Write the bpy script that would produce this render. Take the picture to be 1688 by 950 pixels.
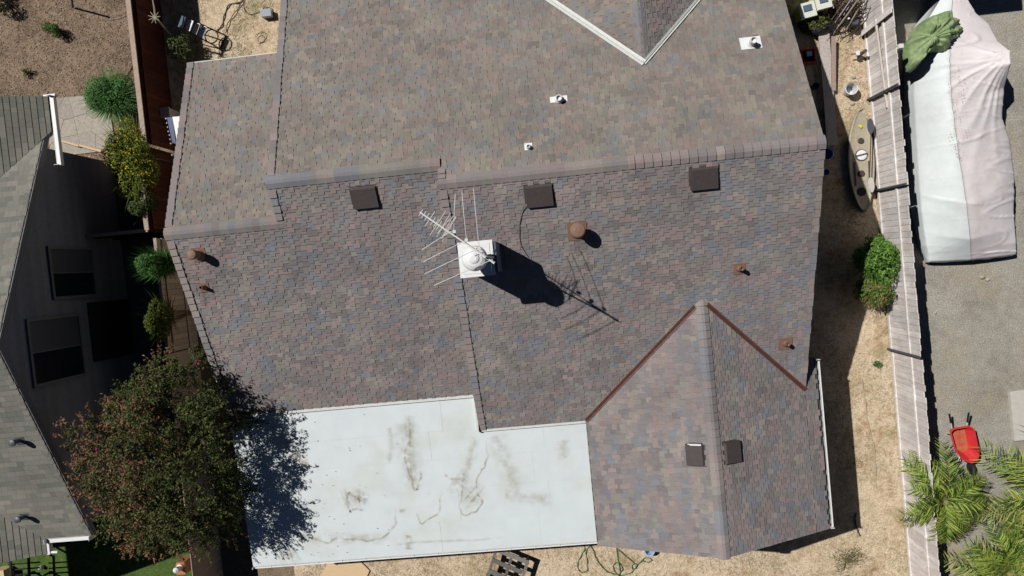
import bpy, math, random
from mathutils import Vector, Matrix, noise
random.seed(7)
D2R = math.radians
SC = bpy.context.scene
for o in list(bpy.data.objects): bpy.data.objects.remove(o)

# ------------------------------------------------------------------ camera, sky, sun, exposure
F, H = 1205.0, 22.0                      # focal length in photo pixels, flight height in metres
RC = Matrix(((0.99348473, 0.09555612, 0.06210576),
             (-0.09763814, 0.99472668, 0.03139452),
             (-0.05877832, -0.03725386, 0.99757569)))
cam = bpy.data.cameras.new('camera'); cam_o = bpy.data.objects.new('camera', cam)
SC.collection.objects.link(cam_o); SC.camera = cam_o
cam.sensor_width = 36; cam.lens = 36 * F / 1688; cam.clip_start = 0.1; cam.clip_end = 600
cam_o.matrix_world = Matrix.Translation((0, 0, H)) @ RC.to_4x4()
SUN = Vector((-0.628, 0.418, 1.0)).normalized()      # towards the sun
world = bpy.data.worlds.new('World'); SC.world = world; world.use_nodes = True
wn = world.node_tree.nodes; wn.clear()
sky = wn.new('ShaderNodeTexSky'); sky.sky_type = 'NISHITA'; sky.sun_disc = False
sky.air_density = 0.24; sky.dust_density = 0.1; sky.sun_elevation = math.asin(SUN.z); sky.sun_rotation = math.atan2(SUN.x, SUN.y)
bg = wn.new('ShaderNodeBackground'); bg.inputs[1].default_value = 0.05
wo = wn.new('ShaderNodeOutputWorld')
world.node_tree.links.new(sky.outputs[0], bg.inputs[0]); world.node_tree.links.new(bg.outputs[0], wo.inputs[0])
sl = bpy.data.lights.new('sun', 'SUN'); sl.energy = 5.0; sl.angle = D2R(0.5); sl.color = (1.0, 0.965, 0.91)
so = bpy.data.objects.new('sun', sl); SC.collection.objects.link(so)
so.rotation_euler = SUN.to_track_quat('Z', 'Y').to_euler(); so.location = (0, 0, 40)
SC.cycles.diffuse_bounces = 1
SC.view_settings.view_transform = 'Standard'; SC.view_settings.look = 'None'
SC.view_settings.exposure = -0.3; SC.view_settings.gamma = 1.0

# ------------------------------------------------------------------ helpers
def W(px, py, z=0.0):
    """point of the place seen at a photograph pixel, at height z"""
    r = RC @ Vector(((px - 844) / F, -(py - 475) / F, -1.0))
    t = (z - H) / r.z
    return Vector((r.x * t, r.y * t, z))
def WX(px, py, x):
    """the same on a vertical plane x = const"""
    r = RC @ Vector(((px - 844) / F, -(py - 475) / F, -1.0)); t = x / r.x
    return Vector((x, r.y * t, H + r.z * t))
def WP(px, py, f):
    lo, hi = 0.0, 9.0
    for _ in range(40):
        m = (lo + hi) / 2
        if m < f(*W(px, py, m)[:2]): lo = m
        else: hi = m
    return W(px, py, lo)
def proj(p):
    q = RC.transposed() @ (Vector(p) - Vector((0, 0, H)))
    return 844 + F * q.x / -q.z, 475 - F * q.y / -q.z

class MB:
    def __init__(s): s.v = []; s.f = []; s.m = []; s.c = []; s.uv = None
    def face(s, pts, mi=0, tint=(1, 1, 1)):
        n = len(s.v); s.v += [tuple(p) for p in pts]; s.f.append(tuple(range(n, n + len(pts)))); s.m.append(mi); s.c.append(tint)
    def add(s, vs, fs, mi=0, tint=(1, 1, 1)):
        n = len(s.v); s.v += [tuple(p) for p in vs]
        for f in fs: s.f.append(tuple(i + n for i in f)); s.m.append(mi); s.c.append(tint)
    def box(s, a, b, mi=0, tint=(1, 1, 1), M=None, taper=0.0):
        x0, y0, z0 = a; x1, y1, z1 = b; t = taper
        vs = [(x0, y0, z0), (x1, y0, z0), (x1, y1, z0), (x0, y1, z0), (x0 + t, y0 + t, z1), (x1 - t, y0 + t, z1), (x1 - t, y1 - t, z1), (x0 + t, y1 - t, z1)]
        if M is not None: vs = [M @ Vector(v) for v in vs]
        s.add(vs, [(3, 2, 1, 0), (4, 5, 6, 7), (0, 1, 5, 4), (1, 2, 6, 5), (2, 3, 7, 6), (3, 0, 4, 7)], mi, tint)
        return s
    def bar(s, p, q, w, h, mi=0, tint=(1, 1, 1), up=(0, 0, 1)):
        """box of width w and height h running from p to q"""
        p, q = Vector(p), Vector(q); d = (q - p).normalized(); r = d.cross(Vector(up))
        if r.length < 1e-5: r = d.cross(Vector((0, 1, 0)))
        r.normalize(); u = r.cross(d)
        vs = []
        for c in (p, q):
            for a, b in ((-1, -1), (1, -1), (1, 1), (-1, 1)): vs.append(c + r * a * w / 2 + u * b * h / 2)
        s.add(vs, [(0, 1, 2, 3), (7, 6, 5, 4), (0, 4, 5, 1), (1, 5, 6, 2), (2, 6, 7, 3), (3, 7, 4, 0)], mi, tint)
        return s
    def prism(s, poly, z0, z1, mi=0, tint=(1, 1, 1)):
        n = len(poly)
        A = [(p[0], p[1], z0(p[0], p[1]) if callable(z0) else z0) for p in poly]
        B = [(p[0], p[1], z1(p[0], p[1]) if callable(z1) else z1) for p in poly]
        ar = sum(poly[i][0] * poly[(i + 1) % n][1] - poly[(i + 1) % n][0] * poly[i][1] for i in range(n))
        if ar < 0: A.reverse(); B.reverse()
        s.add(A + B, [tuple(range(n - 1, -1, -1)), tuple(range(n, 2 * n))] + [(i, (i + 1) % n, n + (i + 1) % n, n + i) for i in range(n)], mi, tint)
        return s
    def tube(s, pts, r, n=7, mi=0, tint=(1, 1, 1), caps=True):
        pts = [Vector(p) for p in pts]; rr = r if isinstance(r, (list, tuple)) else [r] * len(pts)
        base = len(s.v); prev = None
        for i, p in enumerate(pts):
            d = (pts[min(i + 1, len(pts) - 1)] - pts[max(i - 1, 0)])
            if d.length < 1e-9: d = Vector((0, 0, 1))
            d.normalize()
            a = prev if prev is not None else (Vector((0, 0, 1)) if abs(d.z) < 0.9 else Vector((1, 0, 0)))
            a = (a - d * a.dot(d))
            if a.length < 1e-6: a = d.orthogonal()
            a.normalize(); b = d.cross(a); prev = a
            for k in range(n):
                t = 2 * math.pi * k / n; s.v.append(tuple(p + (a * math.cos(t) + b * math.sin(t)) * rr[i]))
        for i in range(len(pts) - 1):
            for k in range(n):
                s.f.append((base + i * n + k, base + i * n + (k + 1) % n, base + (i + 1) * n + (k + 1) % n, base + (i + 1) * n + k)); s.m.append(mi); s.c.append(tint)
        if caps:
            s.f.append(tuple(base + k for k in range(n - 1, -1, -1))); s.m.append(mi); s.c.append(tint)
            e = base + (len(pts) - 1) * n
            s.f.append(tuple(e + k for k in range(n))); s.m.append(mi); s.c.append(tint)
        return s
    def lathe(s, c, prof, n=20, mi=0, tint=(1, 1, 1)):
        """prof: list of (radius, z) above c"""
        base = len(s.v)
        for r, z in prof:
            for k in range(n):
                t = 2 * math.pi * k / n; s.v.append((c[0] + r * math.cos(t), c[1] + r * math.sin(t), c[2] + z))
        for i in range(len(prof) - 1):
            for k in range(n):
                s.f.append((base + i * n + k, base + i * n + (k + 1) % n, base + (i + 1) * n + (k + 1) % n, base + (i + 1) * n + k)); s.m.append(mi); s.c.append(tint)
        s.f.append(tuple(base + k for k in range(n - 1, -1, -1))); s.m.append(mi); s.c.append(tint)
        e = base + (len(prof) - 1) * n
        s.f.append(tuple(e + k for k in range(n))); s.m.append(mi); s.c.append(tint)
        return s
    def mesh(s, name, mats, org=(0, 0, 0), smooth=False):
        me = bpy.data.meshes.new(name)
        o = Vector(org)
        me.from_pydata([tuple(Vector(v) - o) for v in s.v], [], s.f)
        for m in (mats if isinstance(mats, (list, tuple)) else [mats]): me.materials.append(m)
        me.polygons.foreach_set('material_index', s.m)
        if smooth: me.polygons.foreach_set('use_smooth', [True] * len(s.f))
        at = me.color_attributes.new('tint', 'FLOAT_COLOR', 'CORNER')
        buf = []
        for f, c in zip(s.f, s.c): buf += [c[0], c[1], c[2], 1.0] * len(f)
        at.data.foreach_set('color', buf)
        me.update()
        return me

def link(name, me, parent=None, loc=None):
    o = bpy.data.objects.new(name, me); SC.collection.objects.link(o)
    if parent is not None: o.parent = parent
    if loc is not None: o.location = loc
    return o
ORG = {}
def thing(name, label, cat, loc=(0, 0, 0), group=None):
    o = bpy.data.objects.new(name, None); SC.collection.objects.link(o); o.location = loc
    o.empty_display_size = 0.3
    o['label'] = label; o['category'] = cat
    if group: o['group'] = group
    ORG[o.name] = Vector(loc); return o
def part(name, mb, mats, parent, smooth=False, label=None, kind=None):
    org = ORG[parent.name]; o = link(name, mb.mesh(name, mats, org, smooth), parent)
    ORG[o.name] = org
    if label: o['label'] = label
    if kind: o['kind'] = kind
    return o
def single(name, mb, mats, label, cat, loc=(0, 0, 0), group=None, smooth=False, kind=None):
    o = link(name, mb.mesh(name, mats, loc, smooth)); o.location = loc; ORG[o.name] = Vector(loc)
    o['label'] = label; o['category'] = cat
    if group: o['group'] = group
    if kind: o['kind'] = kind
    return o
def struct(name, mb, mats, kind='structure', smooth=False):
    o = link(name, mb.mesh(name, mats, (0, 0, 0), smooth)); o['kind'] = kind; ORG[o.name] = Vector((0, 0, 0)); return o

# ------------------------------------------------------------------ materials
def mat(name, col=(.5, .5, .5), rough=.8, var=0.0, scale=8.0, col2=None, bump=0.0, bscale=60.0, metal=0.0, attr=False, orand=0.0, spec=.3, stretch=None, trans=0.0, detail=6.0, c2pos=(.4, .65), fine=0.0, fscale=90.0):
    m = bpy.data.materials.new(name); m.use_nodes = True; nt = m.node_tree; N = nt.nodes; L = nt.links
    b = N['Principled BSDF']; b.inputs['Roughness'].default_value = rough; b.inputs['Metallic'].default_value = metal
    b.inputs['Specular IOR Level'].default_value = spec
    geo = N.new('ShaderNodeNewGeometry'); pos = geo.outputs['Position']
    if stretch:
        mp = N.new('ShaderNodeMapping'); mp.inputs['Scale'].default_value = stretch; L.new(pos, mp.inputs[0]); pos = mp.outputs[0]
    rgb = N.new('ShaderNodeRGB'); rgb.outputs[0].default_value = (*col, 1); cur = rgb.outputs[0]
    def mix(a, bb, fac=None, f=1.0, mode='MULTIPLY'):
        x = N.new('ShaderNodeMix'); x.data_type = 'RGBA'; x.blend_type = mode; x.inputs[0].default_value = f
        if fac is not None: L.new(fac, x.inputs[0])
        L.new(a, x.inputs[6]) if not isinstance(a, tuple) else setattr(x.inputs[6], 'default_value', a)
        L.new(bb, x.inputs[7]) if not isinstance(bb, tuple) else setattr(x.inputs[7], 'default_value', bb)
        return x.outputs[2]
    def ramp(scale, lo, hi, a=.3, bb=.7, det=detail, dist=0.0):
        t = N.new('ShaderNodeTexNoise'); t.inputs['Scale'].default_value = scale; t.inputs['Detail'].default_value = det; t.inputs['Roughness'].default_value = .6; t.inputs['Distortion'].default_value = dist
        L.new(pos, t.inputs['Vector'])
        r = N.new('ShaderNodeMapRange'); r.inputs[1].default_value = a; r.inputs[2].default_value = bb; r.inputs[3].default_value = lo; r.inputs[4].default_value = hi
        L.new(t.outputs[0], r.inputs[0]); return r.outputs[0]
    if attr:
        at = N.new('ShaderNodeAttribute'); at.attribute_name = 'tint'; cur = mix(cur, at.outputs['Color'])
    if col2: cur = mix(cur, (*col2, 1), fac=ramp(scale, 0, 1, *c2pos), mode='MIX')
    if var:
        v = N.new('ShaderNodeCombineColor'); r = ramp(scale * 2.3, 1 - var, 1 + var)
        for i in range(3): L.new(r, v.inputs[i])
        cur = mix(cur, v.outputs[0])
    if fine:
        v = N.new('ShaderNodeCombineColor'); r = ramp(fscale, 1 - fine, 1 + fine, .35, .65, 2.0)
        for i in range(3): L.new(r, v.inputs[i])
        cur = mix(cur, v.outputs[0])
    if orand:
        oi = N.new('ShaderNodeObjectInfo'); r = N.new('ShaderNodeMapRange'); r.inputs[3].default_value = 1 - orand; r.inputs[4].default_value = 1 + orand
        L.new(oi.outputs['Random'], r.inputs[0]); v = N.new('ShaderNodeCombineColor')
        for i in range(3): L.new(r.outputs[0], v.inputs[i])
        cur = mix(cur, v.outputs[0])
    L.new(cur, b.inputs['Base Color'])
    if bump:
        t = N.new('ShaderNodeTexNoise'); t.inputs['Scale'].default_value = bscale; t.inputs['Detail'].default_value = 4; L.new(pos, t.inputs['Vector'])
        bp = N.new('ShaderNodeBump'); bp.inputs['Strength'].default_value = bump; bp.inputs['Distance'].default_value = .02
        L.new(t.outputs[0], bp.inputs['Height']); L.new(bp.outputs[0], b.inputs['Normal'])
    if trans:
        tr = N.new('ShaderNodeBsdfTranslucent'); L.new(cur, tr.inputs['Color']); ms = N.new('ShaderNodeMixShader'); ms.inputs[0].default_value = trans
        L.new(b.outputs[0], ms.inputs[1]); L.new(tr.outputs[0], ms.inputs[2]); L.new(ms.outputs[0], N['Material Output'].inputs[0])
    return m

M_shingle = mat('asphalt_shingle', (1, 1, 1), .93, attr=True, var=.13, scale=.38, col2=None, fine=.10, fscale=45, spec=.25)
M_deck = mat('roof_underlay', (.05, .048, .046), .95)
M_stucco = mat('stucco_wall', (.42, .37, .31), .95, var=.1, scale=3)
M_membrane = mat('white_roof_membrane', (.67, .735, .76), .6, var=.04, scale=.8, col2=(.60, .62, .56), c2pos=(.50, .85), spec=.4)
M_white = mat('white_painted_metal', (.78, .79, .80), .45, var=.05, scale=6)
M_offwhite = mat('dull_white_metal', (.62, .64, .62), .55, var=.12, scale=9)
M_vent = mat('brown_vent_metal', (.072, .058, .058), .5, var=.12, scale=5, spec=.4)
M_brown = mat('brown_painted_metal', (.235, .14, .105), .6, var=.15, scale=9)
M_valley = mat('red_brown_valley_metal', (.135, .06, .05), .5, var=.2, scale=4, spec=.4)
M_black = mat('black_plastic', (.02, .02, .022), .5)
M_dark = mat('dark_metal', (.035, .037, .042), .55)
M_alu = mat('aluminium_rod', (.72, .70, .70), .42, metal=.25)
M_bluegrey = mat('chimney_shade_blue_grey', (.10, .13, .20), .7, var=.1, scale=4)  # chimney side's sky-lit shade is put into this blue grey; small parts share it
M_leaf = mat('leaf', (1, 1, 1), .62, attr=True, trans=.25, spec=.3)
M_bark = mat('bark', (.16, .11, .08), .95, var=.25, scale=12)
M_palebark = mat('pale_bare_wood', (.38, .33, .27), .95, var=.2, scale=14)
M_redwood = mat('dark_red_stained_wood', (.075, .018, .012), .85, var=.25, scale=3, orand=.35)
M_capwood = mat('weathered_cap_rail', (.42, .33, .27), .9, var=.18, scale=6, orand=.1)
M_tanwood = mat('tan_brown_board', (.42, .34, .28), .9, var=.15, scale=5, orand=.12)
M_palewood = mat('pale_weathered_board', (.66, .60, .575), .9, var=.14, scale=4, orand=.13, stretch=(1, 1, .3), col2=(.76, .73, .72), fine=.06, fscale=30)
M_steel = mat('galvanised_post', (.10, .11, .13), .5, metal=.3)
M_siding = mat('grey_siding', (.25, .265, .31), .85, var=.1, scale=3, orand=.1)
M_trim = mat('grey_trim', (.20, .205, .22), .8, var=.08, scale=5)
M_glass = mat('dark_window_glass', (.02, .024, .034), .12, spec=.8)
M_green_hose = mat('green_hose', (.06, .16, .075), .5)
M_brown_hose = mat('brown_hose', (.12, .085, .055), .6)
M_tarp_w = mat('white_tarp', (.72, .77, .78), .75, var=.05, scale=2, col2=(.66, .68, .66), c2pos=(.52, .8), bump=.08, bscale=14)
M_tarp_p = mat('pale_pink_tarp', (.76, .71, .725), .75, var=.05, scale=2, col2=(.66, .58, .56), c2pos=(.52, .8), bump=.08, bscale=14)
M_tarp_g = mat('green_tarp', (.20, .29, .13), .65, col2=(.32, .41, .22), scale=3.5, var=.2, bump=.4, bscale=12)
M_red = mat('red_painted_tray', (.62, .035, .045), .4, var=.10, scale=5, col2=(.55, .07, .05), c2pos=(.5, .8))
M_orange = mat('rusty_orange_tray_floor', (.44, .15, .07), .65, var=.2, scale=6, col2=(.56, .06, .05), c2pos=(.45, .65))
M_kayak = mat('tan_kayak_plastic', (.42, .37, .28), .5, var=.12, scale=4)
M_kdark = mat('brown_hatch_cover', (.075, .055, .05), .6)
M_blue = mat('blue_plastic', (.03, .06, .16), .5, var=.1)
M_bluebucket = mat('pale_blue_bucket', (.38, .52, .80), .5)
M_redplastic = mat('red_plastic', (.50, .05, .05), .5)
M_lime = mat('lime_bin_plastic', (.48, .55, .06), .5, var=.2, scale=12)
M_clear = mat('pale_bin_lid', (.70, .74, .66), .4, var=.1, scale=12)
M_ply = mat('bare_plywood', (.66, .49, .30), .85, var=.06, scale=2, stretch=(1, 5, 1))
M_greywood = mat('grey_weathered_plank', (.42, .38, .36), .92, var=.22, scale=7, orand=.15)
M_stone = mat('flagstone', (.40, .36, .31), .92, var=.18, scale=6, orand=.14, bump=.3, bscale=25)
M_terracotta = mat('terracotta_block', (.45, .18, .10), .9, var=.2, scale=9)
M_concrete = mat('pale_concrete', (.52, .50, .46), .9, var=.08, scale=3, fine=.05)
M_rock = mat('rock', (.42, .38, .33), .95, var=.2, scale=12, orand=.2)

def ground_mat(name, stops, s1, s2, fine=.2, fscale=50, bump=.5, patch=None):
    """stops: colours over broad noise; fine speckle on top; patch = (colour, scale, lo, hi)"""
    m = bpy.data.materials.new(name); m.use_nodes = True; nt = m.node_tree; N = nt.nodes; L = nt.links; b = N['Principled BSDF']
    b.inputs['Roughness'].default_value = .97; b.inputs['Specular IOR Level'].default_value = .12
    pos = N.new('ShaderNodeNewGeometry').outputs['Position']
    def nz(sc, det=8, ro=.62, dist=0):
        t = N.new('ShaderNodeTexNoise'); t.inputs['Scale'].default_value = sc; t.inputs['Detail'].default_value = det; t.inputs['Roughness'].default_value = ro; t.inputs['Distortion'].default_value = dist
        L.new(pos, t.inputs['Vector']); return t.outputs[0]
    r = N.new('ShaderNodeValToRGB'); e = r.color_ramp.elements
    while len(e) < len(stops): e.new(.5)
    for i, (p, c) in enumerate(stops): e[i].position = p; e[i].color = (*c, 1)
    a = nz(s1, 10, .7); c2 = nz(s2, 6)
    ad = N.new('ShaderNodeMath'); ad.operation = 'MULTIPLY_ADD'; ad.inputs[1].default_value = .5; L.new(c2, ad.inputs[0])
    hl = N.new('ShaderNodeMath'); hl.operation = 'MULTIPLY'; hl.inputs[1].default_value = .5; L.new(a, hl.inputs[0]); L.new(hl.outputs[0], ad.inputs[2])
    L.new(ad.outputs[0], r.inputs[0]); cur = r.outputs[0]
    def mx(x, y, fac, mode='MIX'):
        q = N.new('ShaderNodeMix'); q.data_type = 'RGBA'; q.blend_type = mode
        if isinstance(fac, float): q.inputs[0].default_value = fac
        else: L.new(fac, q.inputs[0])
        L.new(x, q.inputs[6])
        if isinstance(y, tuple): q.inputs[7].default_value = y
        else: L.new(y, q.inputs[7])
        return q.outputs[2]
    for pt in (patch or []):
        pc, psc, lo, hi = pt
        mr = N.new('ShaderNodeMapRange'); mr.inputs[1].default_value = lo; mr.inputs[2].default_value = hi; L.new(nz(psc, 9, .72), mr.inputs[0])
        cur = mx(cur, (*pc, 1), mr.outputs[0])
    for sc, am in ((fscale, fine), (fscale * 3.1, fine * .8)):
        mr = N.new('ShaderNodeMapRange'); mr.inputs[1].default_value = .32; mr.inputs[2].default_value = .68; mr.inputs[3].default_value = 1 - am; mr.inputs[4].default_value = 1 + am
        L.new(nz(sc, 3), mr.inputs[0]); cc = N.new('ShaderNodeCombineColor')
        for i in range(3): L.new(mr.outputs[0], cc.inputs[i])
        cur = mx(cur, cc.outputs[0], 1.0, 'MULTIPLY')
    L.new(cur, b.inputs['Base Color'])
    bp = N.new('ShaderNodeBump'); bp.inputs['Strength'].default_value = bump; bp.inputs['Distance'].default_value = .03
    L.new(nz(fscale * .8, 6), bp.inputs['Height']); L.new(bp.outputs[0], b.inputs['Normal'])
    return m
M_straw = ground_mat('dry_straw_ground', [(.38, (.30, .20, .11)), (.46, (.50, .385, .26)), (.55, (.65, .53, .385)), (.64, (.55, .44, .31))], 4.5, .9, .24, 22, .8,
                     [((.27, .25, .12), .8, .53, .72), ((.45, .25, .13), 1.3, .58, .74), ((.30, .21, .13), 3.5, .56, .72)])
M_mulch = ground_mat('wood_chip_mulch', [(.35, (.10, .07, .05)), (.5, (.24, .175, .125)), (.65, (.36, .27, .20))], 6.0, 1.0, .30, 30, .9)
M_gravel = ground_mat('grey_gravel_yard', [(.36, (.24, .225, .19)), (.5, (.34, .32, .28)), (.64, (.42, .395, .345))], 3.0, .5, .30, 30, .8,
                      [((.35, .29, .20), .35, .50, .70), ((.17, .155, .12), .9, .62, .78)])
M_lawn = ground_mat('green_lawn', [(.36, (.035, .07, .015)), (.5, (.07, .12, .03)), (.66, (.13, .17, .055))], 7.0, 1.2, .25, 30, .8)
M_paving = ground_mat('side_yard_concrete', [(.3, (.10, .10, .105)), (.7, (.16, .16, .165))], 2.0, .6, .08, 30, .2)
M_earth = ground_mat('bare_earth', [(.35, (.16, .12, .08)), (.65, (.30, .23, .16))], 2.0, .5, .2, 20, .5)

# ------------------------------------------------------------------ ground
XF = 9.55                                   # right fence line
def sheet(name, poly, z, m, kind='structure'):
    mb = MB(); mb.face([(x, y, z) for x, y in poly]); return struct(name, mb, m, kind)
sheet('ground', [(-200, -200), (200, -200), (200, 200), (-200, 200)], 0, M_earth)
sheet('dry_grass_ground', [(-11.3, -16), (XF, -16), (XF, 16), (-11.3, 16)], .004, M_straw)
sheet('gravel_yard', [(XF, -16), (26, -16), (26, 16), (XF, 16)], .004, M_gravel)
sheet('mulch_bed', [(-26, 4.2), (-11.3, 4.2), (-11.3, 16), (-26, 16)], .004, M_mulch)
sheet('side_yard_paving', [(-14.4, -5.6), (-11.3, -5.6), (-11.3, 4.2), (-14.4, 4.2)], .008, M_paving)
sheet('lawn', [(-26, -16), (-11.3, -16), (-11.3, -5.6), (-26, -5.6)], .012, M_lawn)
sheet('side_shade_ground', [(-11.3, -9.0), (-9.0, -9.0), (-9.0, 3.0), (-11.3, 3.0)], .008, M_earth)  # darker ground sheet laid to deepen the shade between fence and house

# ------------------------------------------------------------------ shingles
PAL_MAIN = [(.262, .220, .220), (.238, .228, .235), (.212, .220, .248), (.300, .262, .245), (.252, .240, .222), (.205, .186, .190), (.290, .232, .226), (.245, .222, .224)]
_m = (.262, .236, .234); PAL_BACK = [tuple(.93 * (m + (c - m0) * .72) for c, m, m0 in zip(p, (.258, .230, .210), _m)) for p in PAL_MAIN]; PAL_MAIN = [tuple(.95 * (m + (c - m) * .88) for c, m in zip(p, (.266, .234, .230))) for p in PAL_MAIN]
PAL_NEIGH = [(.19, .19, .165), (.215, .21, .185), (.165, .17, .155), (.24, .23, .20), (.20, .19, .17)]
def clip(poly, conv):
    out = poly
    n = len(conv)
    for i in range(n):
        a, b = conv[i], conv[(i + 1) % n]; inp, out = out, []
        if not inp: break
        ex, ey = b[0] - a[0], b[1] - a[1]
        def sd(p): return ex * (p[1] - a[1]) - ey * (p[0] - a[0])
        for j in range(len(inp)):
            p, q = inp[j], inp[(j + 1) % len(inp)]; sp, sq = sd(p), sd(q)
            if sp >= -1e-7: out.append(p)
            if (sp > 1e-7 and sq < -1e-7) or (sp < -1e-7 and sq > 1e-7):
                t = sp / (sp - sq); out.append((p[0] + t * (q[0] - p[0]), p[1] + t * (q[1] - p[1])))
    return out
def parea(pts):
    return abs(sum(pts[i][0] * pts[(i + 1) % len(pts)][1] - pts[(i + 1) % len(pts)][0] * pts[i][1] for i in range(len(pts)))) / 2
class Roof:
    """collects the shingle tabs of one house"""
    def __init__(s, root, pal, e=.19, widths=(.12, .14, .165), thick=.030, seed=1, teeth=True):
        s.root = root; s.pal = pal; s.e = e; s.ws = widths; s.th = thick; s.tabs = []; s.rng = random.Random(seed); s.cache = {}; s.teeth = teeth
    def tintof(s, a, b, seed):
        v = noise.noise(Vector((a * .55, b * .75, seed * 7.3))) * .9 + noise.noise(Vector((a * 1.7, b * 2.6, seed * 3.1 + 5))) * .8
        i = int((v * 1.1 + .5) * len(s.pal) + s.rng.uniform(-1.15, 1.15))
        return i % len(s.pal)
    def plane(s, origin, down, poly, skip=None, seed=0, pal=None):
        """origin: a point on the upper edge; down: unit vector down the slope; poly: convex world xy outline"""
        O = Vector(origin); Dn = Vector(down).normalized()
        hz = Vector((Dn.x, Dn.y, 0)).normalized(); U = Vector((0, 0, 1)).cross(hz) * -1   # so that D x U points up
        N = Dn.cross(U)
        if N.z < 0: U = -U; N = -N
        def st(x, y):
            z = O.z - (N.x * (x - O.x) + N.y * (y - O.y)) / N.z
            d = Vector((x, y, z)) - O; return (d.dot(U), d.dot(Dn))
        pl = [st(x, y) for x, y in poly]
        ar = sum(pl[i][0] * pl[(i + 1) % len(pl)][1] - pl[(i + 1) % len(pl)][0] * pl[i][1] for i in range(len(pl)))
        if ar < 0: pl.reverse()
        s0 = min(p[0] for p in pl); s1 = max(p[0] for p in pl); t0 = min(p[1] for p in pl); t1 = max(p[1] for p in pl)
        M = Matrix(((U.x, Dn.x, N.x, O.x), (U.y, Dn.y, N.y, O.y), (U.z, Dn.z, N.z, O.z), (0, 0, 0, 1)))
        e = s.e; i = 0; t = t0
        while t < t1:
            a = s0 - s.rng.uniform(0, .3); par = s.rng.random() < .5; run = 0; ti = 0; j = 0
            while a < s1:
                w = s.rng.choice(s.ws)
                if run <= 0: run = s.rng.choice((1, 2, 2, 3)); ti = s.tintof(a, t, seed)
                run -= 1
                par = (not par) if s.rng.random() < .85 else par
                long = par or not s.teeth
                tb = t + (e if long else e * .5); ta = t - e * .5
                hb = s.th if long else s.th * .8
                rect = [(a, ta), (a + w - .0025, ta), (a + w - .0025, tb), (a, tb)]
                c = clip(rect, pl)
                if len(c) >= 3 and parea(c) > 1e-4:
                    cx = sum(p[0] for p in c) / len(c); cy = sum(p[1] for p in c) / len(c)
                    wp = M @ Vector((cx, cy, 0))
                    if not (skip and skip(wp.x, wp.y)):
                        full = len(c) == 4 and abs(parea(c) - parea(rect)) < 1e-6
                        k = s.rng.uniform(.9, 1.1)
                        s.tabs.append(dict(pal=pal or s.pal, M=M, c=c, a=a, w=w, ta=ta, tb=tb, hb=hb, ti=ti, full=full, k=k, long=long, wp=wp, N=N))
                a += w; j += 1
            t += e; i += 1
    def verts(s, tab, c):
        ta, tb, hb = tab['ta'], tab['tb'], tab['hb']
        top = [(p[0], p[1], .003 + (hb - .003) * (p[1] - ta) / (tb - ta)) for p in c]
        n = len(c)
        bot = [(p[0], p[1], -.003) for p in c]
        return top, bot, n
    def finish(s, mat_, nparts=300):
        def size(t):
            if not t['full']: return -1
            x, y = proj(t['wp'])
            if not (5 < x < 1683 and 5 < y < 945): return -1
            q = [proj(t['M'] @ Vector((p[0], p[1], 0))) for p in t['c']]
            return parea(q)
        order = sorted(range(len(s.tabs)), key=lambda i: -size(s.tabs[i]))
        pick = set(i for i in order[:nparts] if size(s.tabs[i]) > 0)
        mb = MB(); org = ORG[s.root.name]
        for i, t in enumerate(s.tabs):
            tint = t['pal'][t['ti']]
            if i in pick:
                key = (t['w'], t['long'], tint)
                if key not in s.cache:
                    m2 = MB(); c = [(0, 0), (t['w'] - .0025, 0), (t['w'] - .0025, t['tb'] - t['ta']), (0, t['tb'] - t['ta'])]
                    tt = dict(ta=0, tb=t['tb'] - t['ta'], hb=t['hb']); top, bot, n = s.verts(tt, c)
                    m2.add(top + bot, [tuple(range(n - 1, -1, -1))] + [((k + 1) % n, k, n + k, n + (k + 1) % n)[::-1] for k in range(n)], 0, tint)
                    s.cache[key] = m2.mesh('shingle', mat_)
                o = link('shingle', s.cache[key], s.root)
                o.matrix_local = Matrix.Translation(-org) @ t['M'] @ Matrix.Translation((t['a'], t['ta'], 0))
            else:
                top, bot, n = s.verts(t, t['c']); M = t['M']; k_ = t['k']
                mb.add([M @ Vector(p) for p in top + bot], [tuple(range(n - 1, -1, -1))] + [((k + 1) % n, k, n + k, n + (k + 1) % n)[::-1] for k in range(n)], 0, tuple(c * k_ for c in tint))
        part('shingle_field', mb, mat_, s.root, kind='stuff')

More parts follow.
